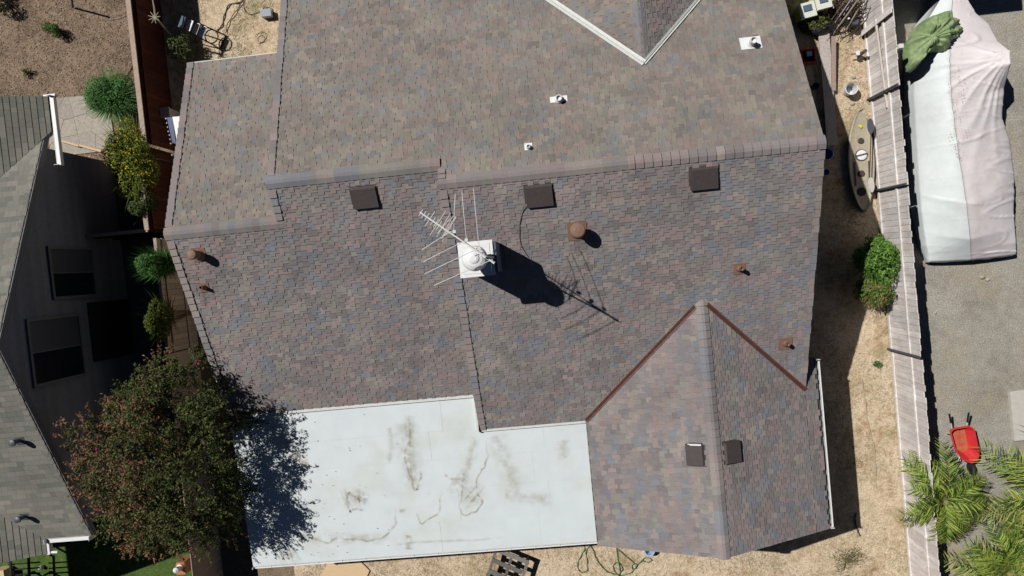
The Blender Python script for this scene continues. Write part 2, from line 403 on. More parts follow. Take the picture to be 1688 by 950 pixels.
capcache = {}
def caps(root, p0, p1, side0, side1, pal, L=.2, w=.15, drop=.45, name='ridge_cap', lift=.045, seed=3):
    """bent caps along a ridge from p0 to p1; exposed edge of each faces p0. side0/side1: slopes' horizontal unit directions"""
    rng = random.Random(seed); p0 = Vector(p0); p1 = Vector(p1); d = (p1 - p0); n = max(1, round(d.length / L)); step = d.length / n; d.normalize()
    a, b = Vector(side0), Vector(side1); org = ORG[root.name]
    v = 0
    for i in range(n):
        if rng.random() < .55: v = rng.randrange(len(pal))
        c = p0 + d * (i * step)
        key = (name, tuple(round(x, 4) for x in (*d, *a, *b, step, w, drop, lift)), v)
        if key not in capcache:
            mb = MB(); pts = []
            for along, h in ((0, lift), (step * 1.15, lift * .35)):
                o = d * along
                for hh in (h, -.004):
                    pts += [o + a * w + Vector((0, 0, -drop * w + hh)), o + a * w * .25 + Vector((0, 0, -drop * w * .18 + hh)), o + b * w * .25 + Vector((0, 0, -drop * w * .18 + hh)), o + b * w + Vector((0, 0, -drop * w + hh))]
            # 0-3 top near, 4-7 bottom near, 8-11 top far, 12-15 bottom far
            fs = [(0, 1, 9, 8), (1, 2, 10, 9), (2, 3, 11, 10), (0, 4, 5, 1), (1, 5, 6, 2), (2, 6, 7, 3), (0, 8, 12, 4), (3, 7, 15, 11), (8, 9, 13, 12), (9, 10, 14, 13), (10, 11, 15, 14)]
            mb.add(pts, fs, 0, pal[v]); capcache[key] = mb.mesh(name, M_shingle)
        o = link(name, capcache[key], root); o.location = c - org
def rake(root, x0, x1, ys, zf, pal, lift=.06, L=.19, seed=5, name='rake_shingle'):
    """flat shingle pieces along a rake between y=ys[0] (upper) and ys[1] (lower)"""
    rng = random.Random(seed); y0, y1 = ys; sg = 1 if y1 > y0 else -1
    z0, z1 = zf(0, y0), zf(0, y1); Ln = math.hypot(y1 - y0, z1 - z0); n = max(1, round(Ln / L)); org = ORG[root.name]
    v = 0
    for i in range(n):
        if rng.random() < .6: v = rng.randrange(len(pal))
        ya = y0 + (y1 - y0) * i / n; yb = y0 + (y1 - y0) * (i + 1.1) / n; za = zf(0, ya); zb = zf(0, yb)
        jx = rng.choice((0, .0, .012)); key = (name, x1 - x0 > 0, round(x1 - x0, 3), round(yb - ya, 4), round(zb - za, 4), v, jx, lift)
        if key not in capcache:
            w = x1 - x0; dy = yb - ya; dz = zb - za; mb = MB()
            A = [(0, 0, lift * .4), (w + jx, 0, lift * .4), (w + jx, dy, dz + lift), (0, dy, dz + lift)]; B = [(0, 0, -.01), (w + jx, 0, -.01), (w + jx, dy, dz - .01), (0, dy, dz - .01)]
            mb.add(A + B, [(0, 1, 2, 3), (0, 4, 5, 1), (1, 5, 6, 2), (2, 6, 7, 3), (3, 7, 4, 0)], 0, pal[v])
            capcache[key] = mb.mesh(name, M_shingle)
        o = link(name, capcache[key], root); o.location = Vector((x0, ya, za)) - org
def edge_caps(root, p0, p1, w, pal, L=.22): pass

# ------------------------------------------------------------------ main house
S = .463; CS = math.cos(math.atan(S)); SN = math.sin(math.atan(S))
XA, XB, XS, XR = -9.12, -6.37, -2.40, 6.05          # rakes: low left wing, middle, step, right
XW0, XWR, XW1 = .41, 3.41, 6.42                      # wing eaves and ridge
YA, YB, YC = 1.53, 2.42, 1.99                         # ridges
YE, YP, YBOT, YAB, YBK = -4.27, -3.28, -7.62, 6.12, 8.4
fC = lambda x, y: 5.70 - S * (YC - y)
fBK = lambda x, y: 5.70 - S * (y - YC)
fAB = lambda x, y: fC(x, y) - .337
fAK = lambda x, y: fAB(0, YA) - S * (y - YA)
ZWR = 2.80 + S * 3.0
fWL = lambda x, y: ZWR - S * (XWR - x)
fWR = lambda x, y: ZWR - S * (x - XWR)
YV = YC - (5.70 - ZWR) / S                            # where the wing ridge meets the front slope
house = thing('house', 'large single storey house with brown and grey blended shingle roof and white flat roof extension', 'house', (-1.5, 0, 0))
dk = MB()
TH = .14
def slab(poly, f, name='roof_deck'):
    mb = MB(); mb.prism(poly, lambda x, y: f(x, y) - TH, lambda x, y: f(x, y) - .006); return part(name, mb, M_deck, house)
slab([(XS, YC), (XR, YC), (XR, YE + .3), (XWR, YV), (XW0, YE), (XS, YE)], fC)
slab([(XA, YP - .02), (XA, YA), (XB, YA), (XB, YB), (XS - .002, YB), (XS - .002, YP - .02)], fAB)
slab([(XA, YA + .002), (XB - .002, YA + .002), (XB - .002, YAB), (XA, YAB)], fAK)
slab([(XB, YB + .002), (XS, YB + .002), (XS, YC + .002), (XR, YC + .002), (XR - .05, YBK), (XB, YBK)], fBK)
slab([(XW0, YE), (XWR, YV), (XWR, YBOT), (XW0, YBOT)], fWL)
slab([(XWR + .002, YV), (XR, YV - (XR - XWR)), (XR + .001, -3.14), (XW1, -3.14), (XW1, YBOT), (XWR + .002, YBOT)], fWR)
# rear gable on the back slope
gA = WP(1061, 103, fBK); gz = gA.z
fGL = lambda x, y: gz - S * (gA.x - x)
fGR = lambda x, y: gz - S * (x - gA.x)
gy1 = 8.4; gw = gy1 - gA.y
slab([(gA.x, gA.y), (gA.x - gw, gy1), (gA.x, gy1)], lambda x, y: fGL(x, y) + .004)
slab([(gA.x + .002, gA.y), (gA.x + .002, gy1), (gA.x + gw, gy1)], lambda x, y: fGR(x, y) + .004)

R = Roof(house, PAL_MAIN, e=.140, widths=(.11, .13, .15), thick=.023)
CHX0, CHX1, CHY0, CHY1 = -2.06, -1.29, -.18, .56
def skipC(x, y):
    if y < YV and fC(x, y) < (fWL(x, y) if x < XWR else fWR(x, y)) - .07 and XW0 < x < XR: return True
    return CHX0 + .1 < x < CHX1 - .1 and CHY0 + .1 < y < CHY1 - .1
R.plane((XS, YC, 5.70), (0, -CS, -SN), [(XS, YC), (XR - .1, YC), (XR - .1, YE + .3), (XR - .1, YE), (XS, YE)], skipC, 1)
R.plane((XA, YB, fAB(0, YB)), (0, -CS, -SN), [(XA, YA), (XB, YA), (XB, YP - .02), (XA, YP - .02)], None, 2)
R.plane((XA, YB, fAB(0, YB)), (0, -CS, -SN), [(XB, YB), (XS, YB), (XS, YP - .02), (XB, YP - .02)], None, 2)
def skipB(x, y): return y > gA.y + .12 and abs(x - gA.x) < (y - gA.y) - .12
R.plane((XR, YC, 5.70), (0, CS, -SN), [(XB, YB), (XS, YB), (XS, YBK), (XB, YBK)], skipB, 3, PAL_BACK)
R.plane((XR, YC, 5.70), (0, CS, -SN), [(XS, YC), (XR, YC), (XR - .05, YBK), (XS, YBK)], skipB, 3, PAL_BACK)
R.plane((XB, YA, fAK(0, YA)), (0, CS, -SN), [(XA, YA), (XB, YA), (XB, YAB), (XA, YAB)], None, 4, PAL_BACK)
R.plane((XWR, YV, ZWR), (-CS, 0, -SN), [(XW0, YE - .02), (XWR, YV), (XWR, YBOT), (XW0, YBOT)], None, 5)
R.plane((XWR, YV, ZWR), (CS, 0, -SN), [(XWR, YV), (XR, YV - (XR - XWR) + .02), (XR, YBOT), (XWR, YBOT)], None, 6)
R.plane((XWR, YV, ZWR), (CS, 0, -SN), [(XR, -3.14), (XW1, -3.14), (XW1, YBOT), (XR, YBOT)], None, 6)
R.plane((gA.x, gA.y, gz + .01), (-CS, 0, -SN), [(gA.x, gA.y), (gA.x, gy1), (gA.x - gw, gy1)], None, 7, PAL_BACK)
R.plane((gA.x, gA.y, gz + .01), (CS, 0, -SN), [(gA.x, gA.y), (gA.x, gy1), (gA.x + gw, gy1)], None, 8)
R.finish(M_shingle, 300)
PALCAP = [tuple(c * 1.05 for c in p) for p in PAL_MAIN]
xsplit = 1.75
F_, B_ = Vector((0, -1, 0)), Vector((0, 1, 0)); L_, R_ = Vector((-1, 0, 0)), Vector((1, 0, 0))
caps(house, (XS - .03, YC, 5.70), (xsplit + .1, YC, 5.70), F_, B_, PALCAP, seed=11)
caps(house, (XR + .02, YC, 5.70), (xsplit, YC, 5.70), B_, F_, PALCAP, seed=12)
caps(house, (XB - .05, YB, fAB(0, YB)), (XS, YB, fAB(0, YB)), F_, B_, PALCAP, seed=13)
caps(house, (XA - .03, YA, fAB(0, YA)), (XB + .15, YA, fAB(0, YA)), F_, B_, PALCAP, seed=14)
caps(house, (XWR, YBOT - .02, ZWR), (XWR, YV + .25, ZWR), R_, L_, PALCAP, seed=15)
caps(house, (gA.x, gy1, gz + .012), (gA.x, gA.y, gz + .012), L_, R_, PALCAP, seed=16, lift=.02)
rake(house, XA - .02, XA + .15, (YA - .17, YP - .3), fAB, PALCAP, seed=21)
rake(house, XA - .02, XA + .15, (YA + .17, YAB), fAK, PALCAP, seed=22)
rake(house, XB - .02, XB + .14, (YB + .17, YBK), fBK, PALCAP, seed=23)
rake(house, XB - .02, XB + .14, (YB - .17, YA + .05), fAB, PALCAP, seed=24)
rake(house, XS - .03, XS + .14, (YC - .17, YE), fC, PALCAP, seed=25)
rake(house, XS - .03, XS + .14, (YB - .1, YC + .1), lambda x, y: fBK(x, y), PALCAP, seed=26, L=.15)
rake(house, XR - .15, XR + .01, (YC - .17, YE + .32), fC, PALCAP, seed=27, lift=.022)
# step walls under the higher roof edges
mb = MB(); mb.prism([(XB, YA), (XB + .03, YA), (XB + .03, YBK), (XB, YBK)], lambda x, y: 2.9, lambda x, y: min(fBK(x, y), fAB(x, y)) - .02); part('gable_wall', mb, M_stucco, house)
mb = MB(); mb.prism([(XS, YE), (XS + .03, YE), (XS + .03, YC)], lambda x, y: fC(x, y) - .45, lambda x, y: fC(x, y) - .01); part('step_wall', mb, M_stucco, house)
# walls
def wall(a, b, z1, f=None):
    mb = MB(); x0, y0 = a; x1, y1 = b; t = .08
    if x0 == x1: pl = [(x0 - t, y0), (x0 + t, y0), (x0 + t, y1), (x0 - t, y1)]
    else: pl = [(x0, y0 - t), (x1, y0 - t), (x1, y0 + t), (x0, y0 + t)]
    mb.prism(pl, 0, z1); part('wall', mb, M_stucco, house)
def cap_(f): return lambda x, y: min(g(x, y) for g in f) - .16
wall((XA + .45, YP), (XA + .45, YAB - .45), cap_((fAB, fAK)))
wall((XB + .4, YAB - .45), (XB + .4, YBK - .5), cap_((fBK,)))
wall((XA + .53, YAB - .45), (XB + .32, YAB - .45), 2.95)
wall((XB + .48, YBK - .5), (XR - .5, YBK - .5), cap_((fBK,)))
wall((XR - .42, YE + .2), (XR - .42, YBK - .5), cap_((fC, fBK)))
wall((XW1 - .45, YBOT + .5), (XW1 - .45, YE + .1), cap_((fWR,)))
wall((XW0 + .45, YBOT + .42), (XWR, YBOT + .42), cap_((fWL,)))
wall((XWR, YBOT + .42), (XW1 - .53, YBOT + .42), cap_((fWR,)))
wall((XW0 + .45, YBOT + .5), (XW0 + .45, YE), 2.5)
wall((XA + .53, YP - .1), (XW0 + .37, YP - .1), 2.3)
# valleys
def valley(a, b, w, mts, name='valley_flashing', fa=None, fb=None, hh=.03):
    a, b = Vector(a), Vector(b); mb = MB(); d = (b - a).normalized(); sd = d.cross(Vector((0, 0, 1))).normalized()
    prof = [(-w, hh + .02), (-w * .5, hh + .012), (-w * .12, hh), (0, hh + .028), (w * .12, hh), (w * .5, hh + .012), (w, hh + .02)]
    A = [a + sd * s_ + Vector((0, 0, h_)) for s_, h_ in prof]; B = [b + sd * s_ + Vector((0, 0, h_)) for s_, h_ in prof]
    A2 = [p - Vector((0, 0, .03)) for p in A]; B2 = [p - Vector((0, 0, .03)) for p in B]; n = len(prof)
    mb.add(A + B + A2 + B2, [(i, i + 1, n + i + 1, n + i)[::-1] for i in range(n - 1)] + [(0, n, 3 * n, 2 * n), (n - 1, 3 * n - 1, 4 * n - 1, 2 * n - 1)] + [tuple(list(range(n)) + list(range(3 * n - 1, 2 * n - 1, -1)))[::-1], tuple(list(range(n, 2 * n)) + list(range(4 * n - 1, 3 * n - 1, -1)))])
    return part(name, mb, mts, house)
dv = .12
valley((XWR - dv - .04, YV - dv - .04, fC(0, YV - dv - .04)), (XW0, YE, fC(0, YE)), .055, M_valley)
valley((XWR + dv, YV - dv, fC(0, YV - dv)), (XR - .0, YV - (XR - XWR), fC(0, YV - (XR - XWR))), .055, M_valley)
valley((gA.x, gA.y - .03, gz + .0), (gA.x - gw, gy1, fBK(0, gy1)), .075, M_offwhite, hh=.06)
valley((gA.x, gA.y - .03, gz + .0), (gA.x + gw, gy1, fBK(0, gy1)), .05, M_offwhite, hh=.06)
# eave metal
mb = MB(); mb.box((XA, YAB, fAK(0, YAB) - .10), (XB, YAB + .03, fAK(0, YAB) - .0)); part('drip_edge', mb, M_offwhite, house)
def gutter(p, q, out, parent, w=.11, h=.11, lip=.022, m=M_white, name='gutter', m2=M_dark):
    """open channel from p to q; out = horizontal unit vector away from the house"""
    p, q, out = Vector(p), Vector(q), Vector(out); mb = MB(); Z = Vector((0, 0, 1))
    mb.add([p, q, q + out * .006, p + out * .006, p - Z * h, q - Z * h, q + out * .006 - Z * h, p + out * .006 - Z * h], [(0, 1, 2, 3), (3, 2, 6, 7), (4, 5, 1, 0), (7, 6, 5, 4)], 0)
    a, b = p + out * .0062 - Z * h, q + out * .0062 - Z * h
    mb.add([a, b, b + out * w, a + out * w, a - Z * .006, b - Z * .006, b + out * w - Z * .006, a + out * w - Z * .006], [(0, 1, 2, 3), (7, 6, 5, 4), (3, 2, 6, 7)], 1)
    c, d = p + out * (w + .0065) - Z * h, q + out * (w + .0065) - Z * h
    mb.add([c, d, d + Z * (h + .004), c + Z * (h + .004), c + out * lip, d + out * lip, d + out * lip + Z * (h + .004), c + out * lip + Z * (h + .004)], [(0, 1, 2, 3), (3, 2, 6, 7), (7, 6, 5, 4), (4, 5, 1, 0)], 0)
    for e in (p, q):
        mb.box(tuple(min(u, v) for u, v in zip(e - Z * h, e + out * (w + lip) + (q - p).normalized() * .01)), tuple(max(u, v) for u, v in zip(e - Z * h, e + out * (w + lip) + (q - p).normalized() * .01 + Z * h)), 0)
    return part(name, mb, [m, m2], parent)
gutter((XW1 + .015, YBOT + .02, 2.76), (XW1 + .015, -3.2, 2.76), (1, 0, 0), house, w=.07, lip=.03)
mb = MB(); mb.box((XW1, YBOT, 2.60), (XW1 + .013, -3.15, 2.77)); part('fascia', mb, M_dark, house)
# flat extension roof
ZF = lambda x, y: 2.865 - .10 * (YP - y)
FX0, FX1 = -9.15, XW0 + .0
mb = MB(); mb.prism([(FX0, YBOT), (FX1 - .01, YBOT), (FX1 - .01, YE + .05), (XS + .03, YE + .05), (XS + .03, YP + .08), (FX0, YP + .08)], lambda x, y: ZF(x, y) - .2, lambda x, y: ZF(x, y) - .01)
flat = part('flat_roof', mb, M_membrane, house)
# membrane sheets, each laid over the next one down
bnd = [YP + .08, YE + .05, -5.0, -5.85, -6.75, YBOT - .005]
for i in range(5):
    ya, yb = bnd[i], bnd[i + 1]; x1 = (XS + .03) if i == 0 else FX1 - .01
    xs = [FX0, -6.35 + .25 * (i % 2), -3.4 - .4 * (i % 3), x1] if i == 0 else [FX0, -6.3 + .5 * (i % 2), -3.2 - .6 * (i % 3), -1.1 + .35 * (i % 2), x1]
    for j in range(len(xs) - 1):
        mb = MB(); t = .004 + .004 * (j % 2)
        yy = yb - .005 if i < 4 else yb
        mb.prism([(xs[j] + .0016, ya - .002), (xs[j + 1] - .0016, ya - .001), (xs[j + 1] - .0008, yy), (xs[j] + .0008, yy)], lambda x, y: ZF(x, y) - .012, lambda x, y, t=t, i=i, ya=ya, yb=yb: ZF(x, y) + t + .006 * (ya - y) / (ya - yb))
        part('membrane_sheet', mb, M_membrane, flat)
# upstand where the flat roof meets the shingles
mb = MB()
random.seed(3)
mb.box((XS + .02, YE - .06, ZF(0, YE) + .0), (XW0 - .02, YE + .0, 2.83)); mb.box((FX0, YP - .10, ZF(0, YP)), (XS - .09, YP - .024, 2.925)); mb.box((XS - .085, YE - .04, ZF(0, YE)), (XS - .03, YP - .06, 2.93))
part('flashing_strip', mb, M_offwhite, flat)
mb = MB(); mb.box((FX0, YBOT - .025, ZF(0, YBOT) - .2), (FX1 - .02, YBOT, ZF(0, YBOT) + .0)); part('fascia', mb, M_offwhite, house)
gutter((FX0, YBOT - .028, ZF(0, YBOT) + .01), (FX1 - .02, YBOT - .028, ZF(0, YBOT) + .01), (0, -1, 0), house, w=.012, h=.08, lip=.035)
for k in range(14):
    x = FX0 + .5 + k * .67; mb = MB(); mb.box((x, YBOT - .085, ZF(0, YBOT) + .011), (x + .018, YBOT - .02, ZF(0, YBOT) + .02)); part('gutter_hanger', mb, M_offwhite, house)

def smooth_pts(pts, n=6):
    out = []; P = [Vector(p) for p in pts]
    for i in range(len(P) - 1):
        p0, p1, p2, p3 = P[max(i - 1, 0)], P[i], P[i + 1], P[min(i + 2, len(P) - 1)]
        for k in range(n):
            t = k / n; out.append(.5 * ((2 * p1) + (p2 - p0) * t + (2 * p0 - 5 * p1 + 4 * p2 - p3) * t * t + (3 * p1 - p0 - 3 * p2 + p3) * t ** 3))
    out.append(P[-1]); return out
# stains on the flat roof (flat marks with soft edges)
def stain_mat(name, col, dens):
    m = bpy.data.materials.new(name); m.use_nodes = True; nt = m.node_tree; N = nt.nodes; L = nt.links; b = N['Principled BSDF']
    b.inputs['Base Color'].default_value = (*col, 1); b.inputs['Roughness'].default_value = .9
    uv = N.new('ShaderNodeUVMap'); uv.uv_map = 'UVMap'; sx = N.new('ShaderNodeSeparateXYZ'); L.new(uv.outputs[0], sx.inputs[0])
    def ma(op, a, bb=None):
        n = N.new('ShaderNodeMath'); n.operation = op
        for i, q in enumerate((a, bb)):
            if q is None: continue
            if isinstance(q, (int, float)): n.inputs[i].default_value = q
            else: L.new(q, n.inputs[i])
        return n.outputs[0]
    c = ma('SUBTRACT', 1.0, ma('ABSOLUTE', ma('MULTIPLY', ma('SUBTRACT', sx.outputs[1], .5), 2.0)))
    t = N.new('ShaderNodeTexNoise'); t.inputs['Scale'].default_value = 5.5; t.inputs['Detail'].default_value = 6
    L.new(N.new('ShaderNodeNewGeometry').outputs['Position'], t.inputs['Vector'])
    mr = N.new('ShaderNodeMapRange'); mr.inputs[1].default_value = .32; mr.inputs[2].default_value = .68; L.new(t.outputs[0], mr.inputs[0])
    ends = ma('MINIMUM', ma('MULTIPLY', sx.outputs[0], 8.0), ma('MULTIPLY', ma('SUBTRACT', 1.0, sx.outputs[0]), 8.0))
    al = ma('MULTIPLY', ma('MULTIPLY', ma('POWER', c, 1.6), mr.outputs[0]), ma('MULTIPLY', ma('MINIMUM', ends, 1.0), dens))
    L.new(al, b.inputs['Alpha']); return m
M_st1 = stain_mat('water_stain', (.50, .39, .23), .62); M_st2 = stain_mat('faint_stain', (.55, .48, .34), .34)
stains = [
 ([(715, 320), (722, 400), (702, 460), (722, 540), (742, 604), (762, 560), (765, 520)], .10, 0), ([(716, 300), (720, 400), (728, 600)], .45, 1),
 ([(1022, 400), (1030, 480), (1005, 530), (985, 570), (990, 620), (1010, 650), (985, 690), (925, 700), (930, 600), (932, 500)], .09, 0), ([(980, 380), (950, 520), (920, 600)], .4, 1),
 ([(745, 690), (760, 735), (800, 715), (835, 690), (845, 600)], .08, 0), ([(680, 690), (710, 690)], .2, 1),
 ([(665, 670), (655, 750), (610, 790), (540, 805), (440, 797), (380, 810), (290, 785)], .11, 0), ([(360, 800), (320, 795), (280, 775)], .5, 1),
 ([(468, 702), (470, 655), (470, 610)], .12, 0), ([(472, 612), (500, 630), (532, 652)], .13, 0), ([(535, 685), (505, 684), (475, 690)], .12, 0), ([(480, 605), (560, 640)], .4, 1),
 ([(240, 460), (280, 480), (300, 500)], .35, 0), ([(712, 785), (712, 845)], .34, 0), ([(860, 545), (900, 560), (940, 560)], .14, 0),
 ([(280, 370), (310, 385)], .15, 1), ([(640, 350), (640, 500)], .25, 1), ([(345, 500), (350, 518)], .06, 0), ([(200, 870), (270, 850)], .9, 1), ([(700, 330), (740, 610)], .9, 1), ([(900, 560), (1000, 660)], 1.1, 1), ([(450, 640), (560, 640)], .8, 1), ([(150, 330), (300, 480)], .8, 1), ([(1060, 380), (1150, 620)], .8, 1), ([(400, 800), (640, 790)], .5, 1), ([(1100, 620), (1300, 640)], .6, 1), ([(1330, 400), (1340, 480)], .5, 1), ([(660, 820), (1100, 790)], .12, 1)]
for k, (pts, w, kind) in enumerate(stains):
    P = smooth_pts([WP(380 + x / 2.435, 560 + y / 2.435, ZF) for x, y in pts], 4)
    Q = []
    for i in range(len(P) - 1):
        for j in range(2):
            p = P[i].lerp(P[i + 1], j / 5); n_ = noise.noise_vector(p * 5.0) * .07; Q.append(Vector((p.x + n_.x, p.y + n_.y, 0)))
    Q.append(P[-1]); mb = MB(); uvs = []
    for i in range(len(Q) - 1):
        def off(i):
            d = (Q[min(i + 1, len(Q) - 1)] - Q[max(i - 1, 0)]); d.z = 0; d.normalize(); return Vector((-d.y, d.x, 0)) * w / 2
        a, b = off(i), off(i + 1); zz = .022 + .0006 * k
        f = [Q[i] - a, Q[i + 1] - b, Q[i + 1] + b, Q[i] + a]
        mb.face([(p.x, p.y, ZF(p.x, p.y) + zz) for p in f]); u0, u1 = i / (len(Q) - 1), (i + 1) / (len(Q) - 1); uvs += [(u0, 0), (u1, 0), (u1, 1), (u0, 1)]
    o = part('water_stain', mb, M_st2 if kind else M_st1, flat); ul = o.data.uv_layers.new(name='UVMap')
    for i, uv in enumerate(uvs): ul.data[i].uv = uv

# roof vents
def slope_frame(p, f):
    e = .01; n = Vector((-(f(p.x + e, p.y) - f(p.x, p.y)) / e, -(f(p.x, p.y + e) - f(p.x, p.y)) / e, 1)).normalized()
    dn = Vector((n.x, n.y, 0)).normalized(); dn = (dn - n * dn.dot(n)).normalized(); u = dn.cross(n) * -1
    return Matrix(((u.x, dn.x, n.x, p.x), (u.y, dn.y, n.y, p.y), (u.z, dn.z, n.z, p.z), (0, 0, 0, 1)))
def boxvent(px, py, f, w=.60, l=.50, twist=0, white=False):
    p = WP(px, py, lambda x, y: f(x, y) + .1); p.z = f(p.x, p.y); M = slope_frame(p, f) @ Matrix.Rotation(twist, 4, 'Z')
    mb = MB(); w2, l2 = w / 2, l / 2
    vs = [(-w2, -l2, .02), (w2, -l2, .02), (w2, l2, .02), (-w2, l2, .02), (-w2 + .02, -l2 + .04, .07), (w2 - .02, -l2 + .04, .07), (w2 - .01, l2, .095), (-w2 + .01, l2, .095)]
    mb.add([M @ Vector(v) for v in vs], [(0, 1, 2, 3), (7, 6, 5, 4), (4, 5, 1, 0), (5, 6, 2, 1), (6, 7, 3, 2), (7, 4, 0, 3)])
    r = part('roof_vent', mb, M_vent, house)
    mb = MB(); mb.add([M @ Vector(v) for v in [(-w2 - .03, -l2 - .03, .015), (w2 + .03, -l2 - .03, .015), (w2 + .03, l2 * .6, .03), (-w2 - .03, l2 * .6, .03)]], [(3, 2, 1, 0)]); part('flange', mb, M_vent, r)
    if white:
        mb = MB(); mb.box((-w2 + .02, l2 - .02, .02), (w2 * .6, l2 + .05, .05), M=M); part('bright_edge', mb, M_white, r)
    return M
boxvent(600, 324, fAB); boxvent(889, 321, fC, .62); boxvent(1162, 292, fC, .62)
boxvent(1148, 751, fWL, .54, .44); boxvent(1207, 747, fWR, .54, .44)
mb = MB(); q = WP(1140, 734, fWL); mb.bar((q.x - .1, q.y + .03, fWL(q.x - .1, 0) + .08), (q.x + .2, q.y + .03, fWL(q.x + .2, 0) + .08), .035, .03); part('bright_vent_flange', mb, M_white, house)
def pipe(px, py, f, r, h, m=M_brown, cap=None, fl=.2, flw=None, lean=None):
    p = WP(px, py, lambda x, y: f(x, y) + h * .5); p.z = f(p.x, p.y); M = slope_frame(p, f)
    mb = MB(); a, b = (fl, flw or fl)
    mb.add([M @ Vector(v) for v in [(-a, -b, .026), (a, -b, .026), (a, b, .032), (-a, b, .032), (-a, -b, .0), (a, -b, 0), (a, b, 0), (-a, b, 0)]], [(3, 2, 1, 0), (0, 1, 5, 4), (1, 2, 6, 5), (2, 3, 7, 6), (3, 0, 4, 7)][:])
    fo = part('vent_flashing', mb, m, house)
    mb = MB(); prof = [(r * 1.7, -.05), (r * 1.35, .10), (r, .12), (r, h), (r * .8, h), (r * .78, h - .06)]
    if cap: prof = [(r * 1.6, -.05), (r * 1.2, .08), (r, .1), (r, h - .10), (cap, h - .10), (cap, h - .02), (cap * .86, h), (cap * .3, h + .015)]
    mb.lathe(p, prof, 18); part('vent_pipe', mb, m if cap or m is M_brown else m, fo, smooth=False)
pipe(952, 380, fC, .12, .50, cap=.17, fl=.22)
pipe(322, 420, fAB, .10, .42, cap=.115, fl=.17)
pipe(334, 474, fAB, .045, .22, fl=.12); pipe(1221, 443, fC, .05, .28, fl=.14); pipe(1297, 567, fC, .05, .26, fl=.17)
pipe(1240, 69, fBK, .075, .30, M_white, fl=.24, flw=.17); pipe(921, 163, fBK, .07, .22, M_white, fl=.2, flw=.08); pipe(871, 242, fBK, .04, .16, M_white, fl=.09)
# loose cable from a vent down the slope
mb = MB(); pts = [WP(x, y, lambda a, b: fC(a, b) + .03) for x, y in [(871, 338), (862, 350), (857, 372), (858, 400), (865, 415), (872, 425)]]
mb.tube(smooth_pts(pts), .007, 5); part('cable', mb, M_black, house)
# chimney
mb = MB(); mb.box((CHX0 + .06, CHY0 + .06, 3.4), (CHX1 + .045, CHY1 - .02, 6.22)); chim = part('chimney', mb, M_bluegrey, house)
mb = MB(); mb.box((CHX0 - .01, CHY0 - .0, 6.222), (CHX1 - .02, CHY1 + .03, 6.262)); mb.box((CHX0 + .06, CHY0 + .07, 6.262), (CHX1 - .09, CHY1 - .04, 6.272)); part('chimney_cap', mb, M_white, chim)
c = W(781, 426, 6.95); mb = MB(); mb.lathe((c.x, c.y, 6.27), [(.19, 0), (.19, .05), (.14, .06), (.14, .44), (.255, .45), (.272, .50), (.27, .55), (.235, .62), (.17, .665), (.115, .68), (.105, .70), (.06, .72)], 32); part('flue_cap', mb, M_white, chim, smooth=False)
mb = MB(); mb.tube([(c.x - .12, c.y + .2, 6.3), (c.x - .16, c.y + .22, 6.42), (c.x - .02, c.y + .2, 6.5)], .04, 8); part('flue_elbow', mb, M_offwhite, chim)
mb = MB(); mb.box((CHX0 - .04, CHY0 - .02, fC(0, CHY0) - .05), (CHX1 + .05, CHY1 + .06, fC(0, CHY0) + .02)); 

rust = stain_mat('rust_run', (.20, .09, .05), .45)
for px, py, f in ((952, 398, fC), (322, 432, fAB), (334, 484, fAB), (1221, 452, fC), (1297, 577, fC)):
    p = WP(px, py, f); mb = MB(); q = [(p.x - .05, p.y + .05), (p.x - .05, p.y - .4), (p.x + .05, p.y - .4), (p.x + .05, p.y + .05)]
    mb.face([(x, y, f(x, y) + .034) for x, y in q]); o = part('rust_run', mb, rust, house); ul = o.data.uv_layers.new(name='UVMap')
    for i, uv in enumerate([(0, 0), (1, 0), (1, 1), (0, 1)]): ul.data[i].uv = uv
rngl = random.Random(77); mb = MB()
for _ in range(260):
    x = min(FX1 - .2, FX0 + rngl.expovariate(.9)); y = rngl.uniform(YBOT + .05, YP - .1)
    if x > XS - .2 and y > YE - .1: continue
    t = rngl.uniform(0, 6.28); l = rngl.uniform(.008, .022); z = ZF(x, y) + .03; c_, s_ = math.cos(t) * l, math.sin(t) * l
    mb.face([(x - c_, y - s_, z), (x + s_ * .5, y - c_ * .5, z + .004), (x + c_, y + s_, z), (x - s_ * .5, y + c_ * .5, z + .006)])
part('leaf_litter', mb, mat('roof_leaf_litter', (.20, .12, .07), .9), flat, kind='stuff')

# ------------------------------------------------------------------ TV antenna
ZA = 8.15
def A(px, py, z=ZA): return W(px, py, z)
ant = thing('tv_antenna', 'long multi element television antenna mounted on the white chimney top', 'antenna', (CHX1 - .12, CHY0 + .45, 6.3))
b0, b1 = A(815, 434), A(692, 350)
mb = MB(); mb.bar(b0, b1, .026, .026); part('boom', mb, M_offwhite, ant)
mb = MB(); b2 = b0.lerp(b1, .42); mb.bar(b0 + Vector((0, .0, -.06)), b2 + Vector((0, 0, -.06)), .045, .03); part('lower_boom', mb, M_white, ant)
mb = MB(); mp_ = A(800, 424); mb.tube([(mp_.x, mp_.y, 6.29), (mp_.x, mp_.y, ZA + .1)], .02, 8); part('mast', mb, M_offwhite, ant)
mb = MB(); mb.tube([(mp_.x, mp_.y, 6.6), (CHX1 - .1, CHY0 + .1, 6.3)], .009, 6); part('brace', mb, M_offwhite, ant)
ends = [((748, 382), (750, 320)), ((745, 381), (695, 412)), ((769, 396), (761, 316)), ((767, 397), (697, 432)), ((790, 409), (780, 310)), ((788, 410), (699, 452)), ((812, 428), (715, 471))]
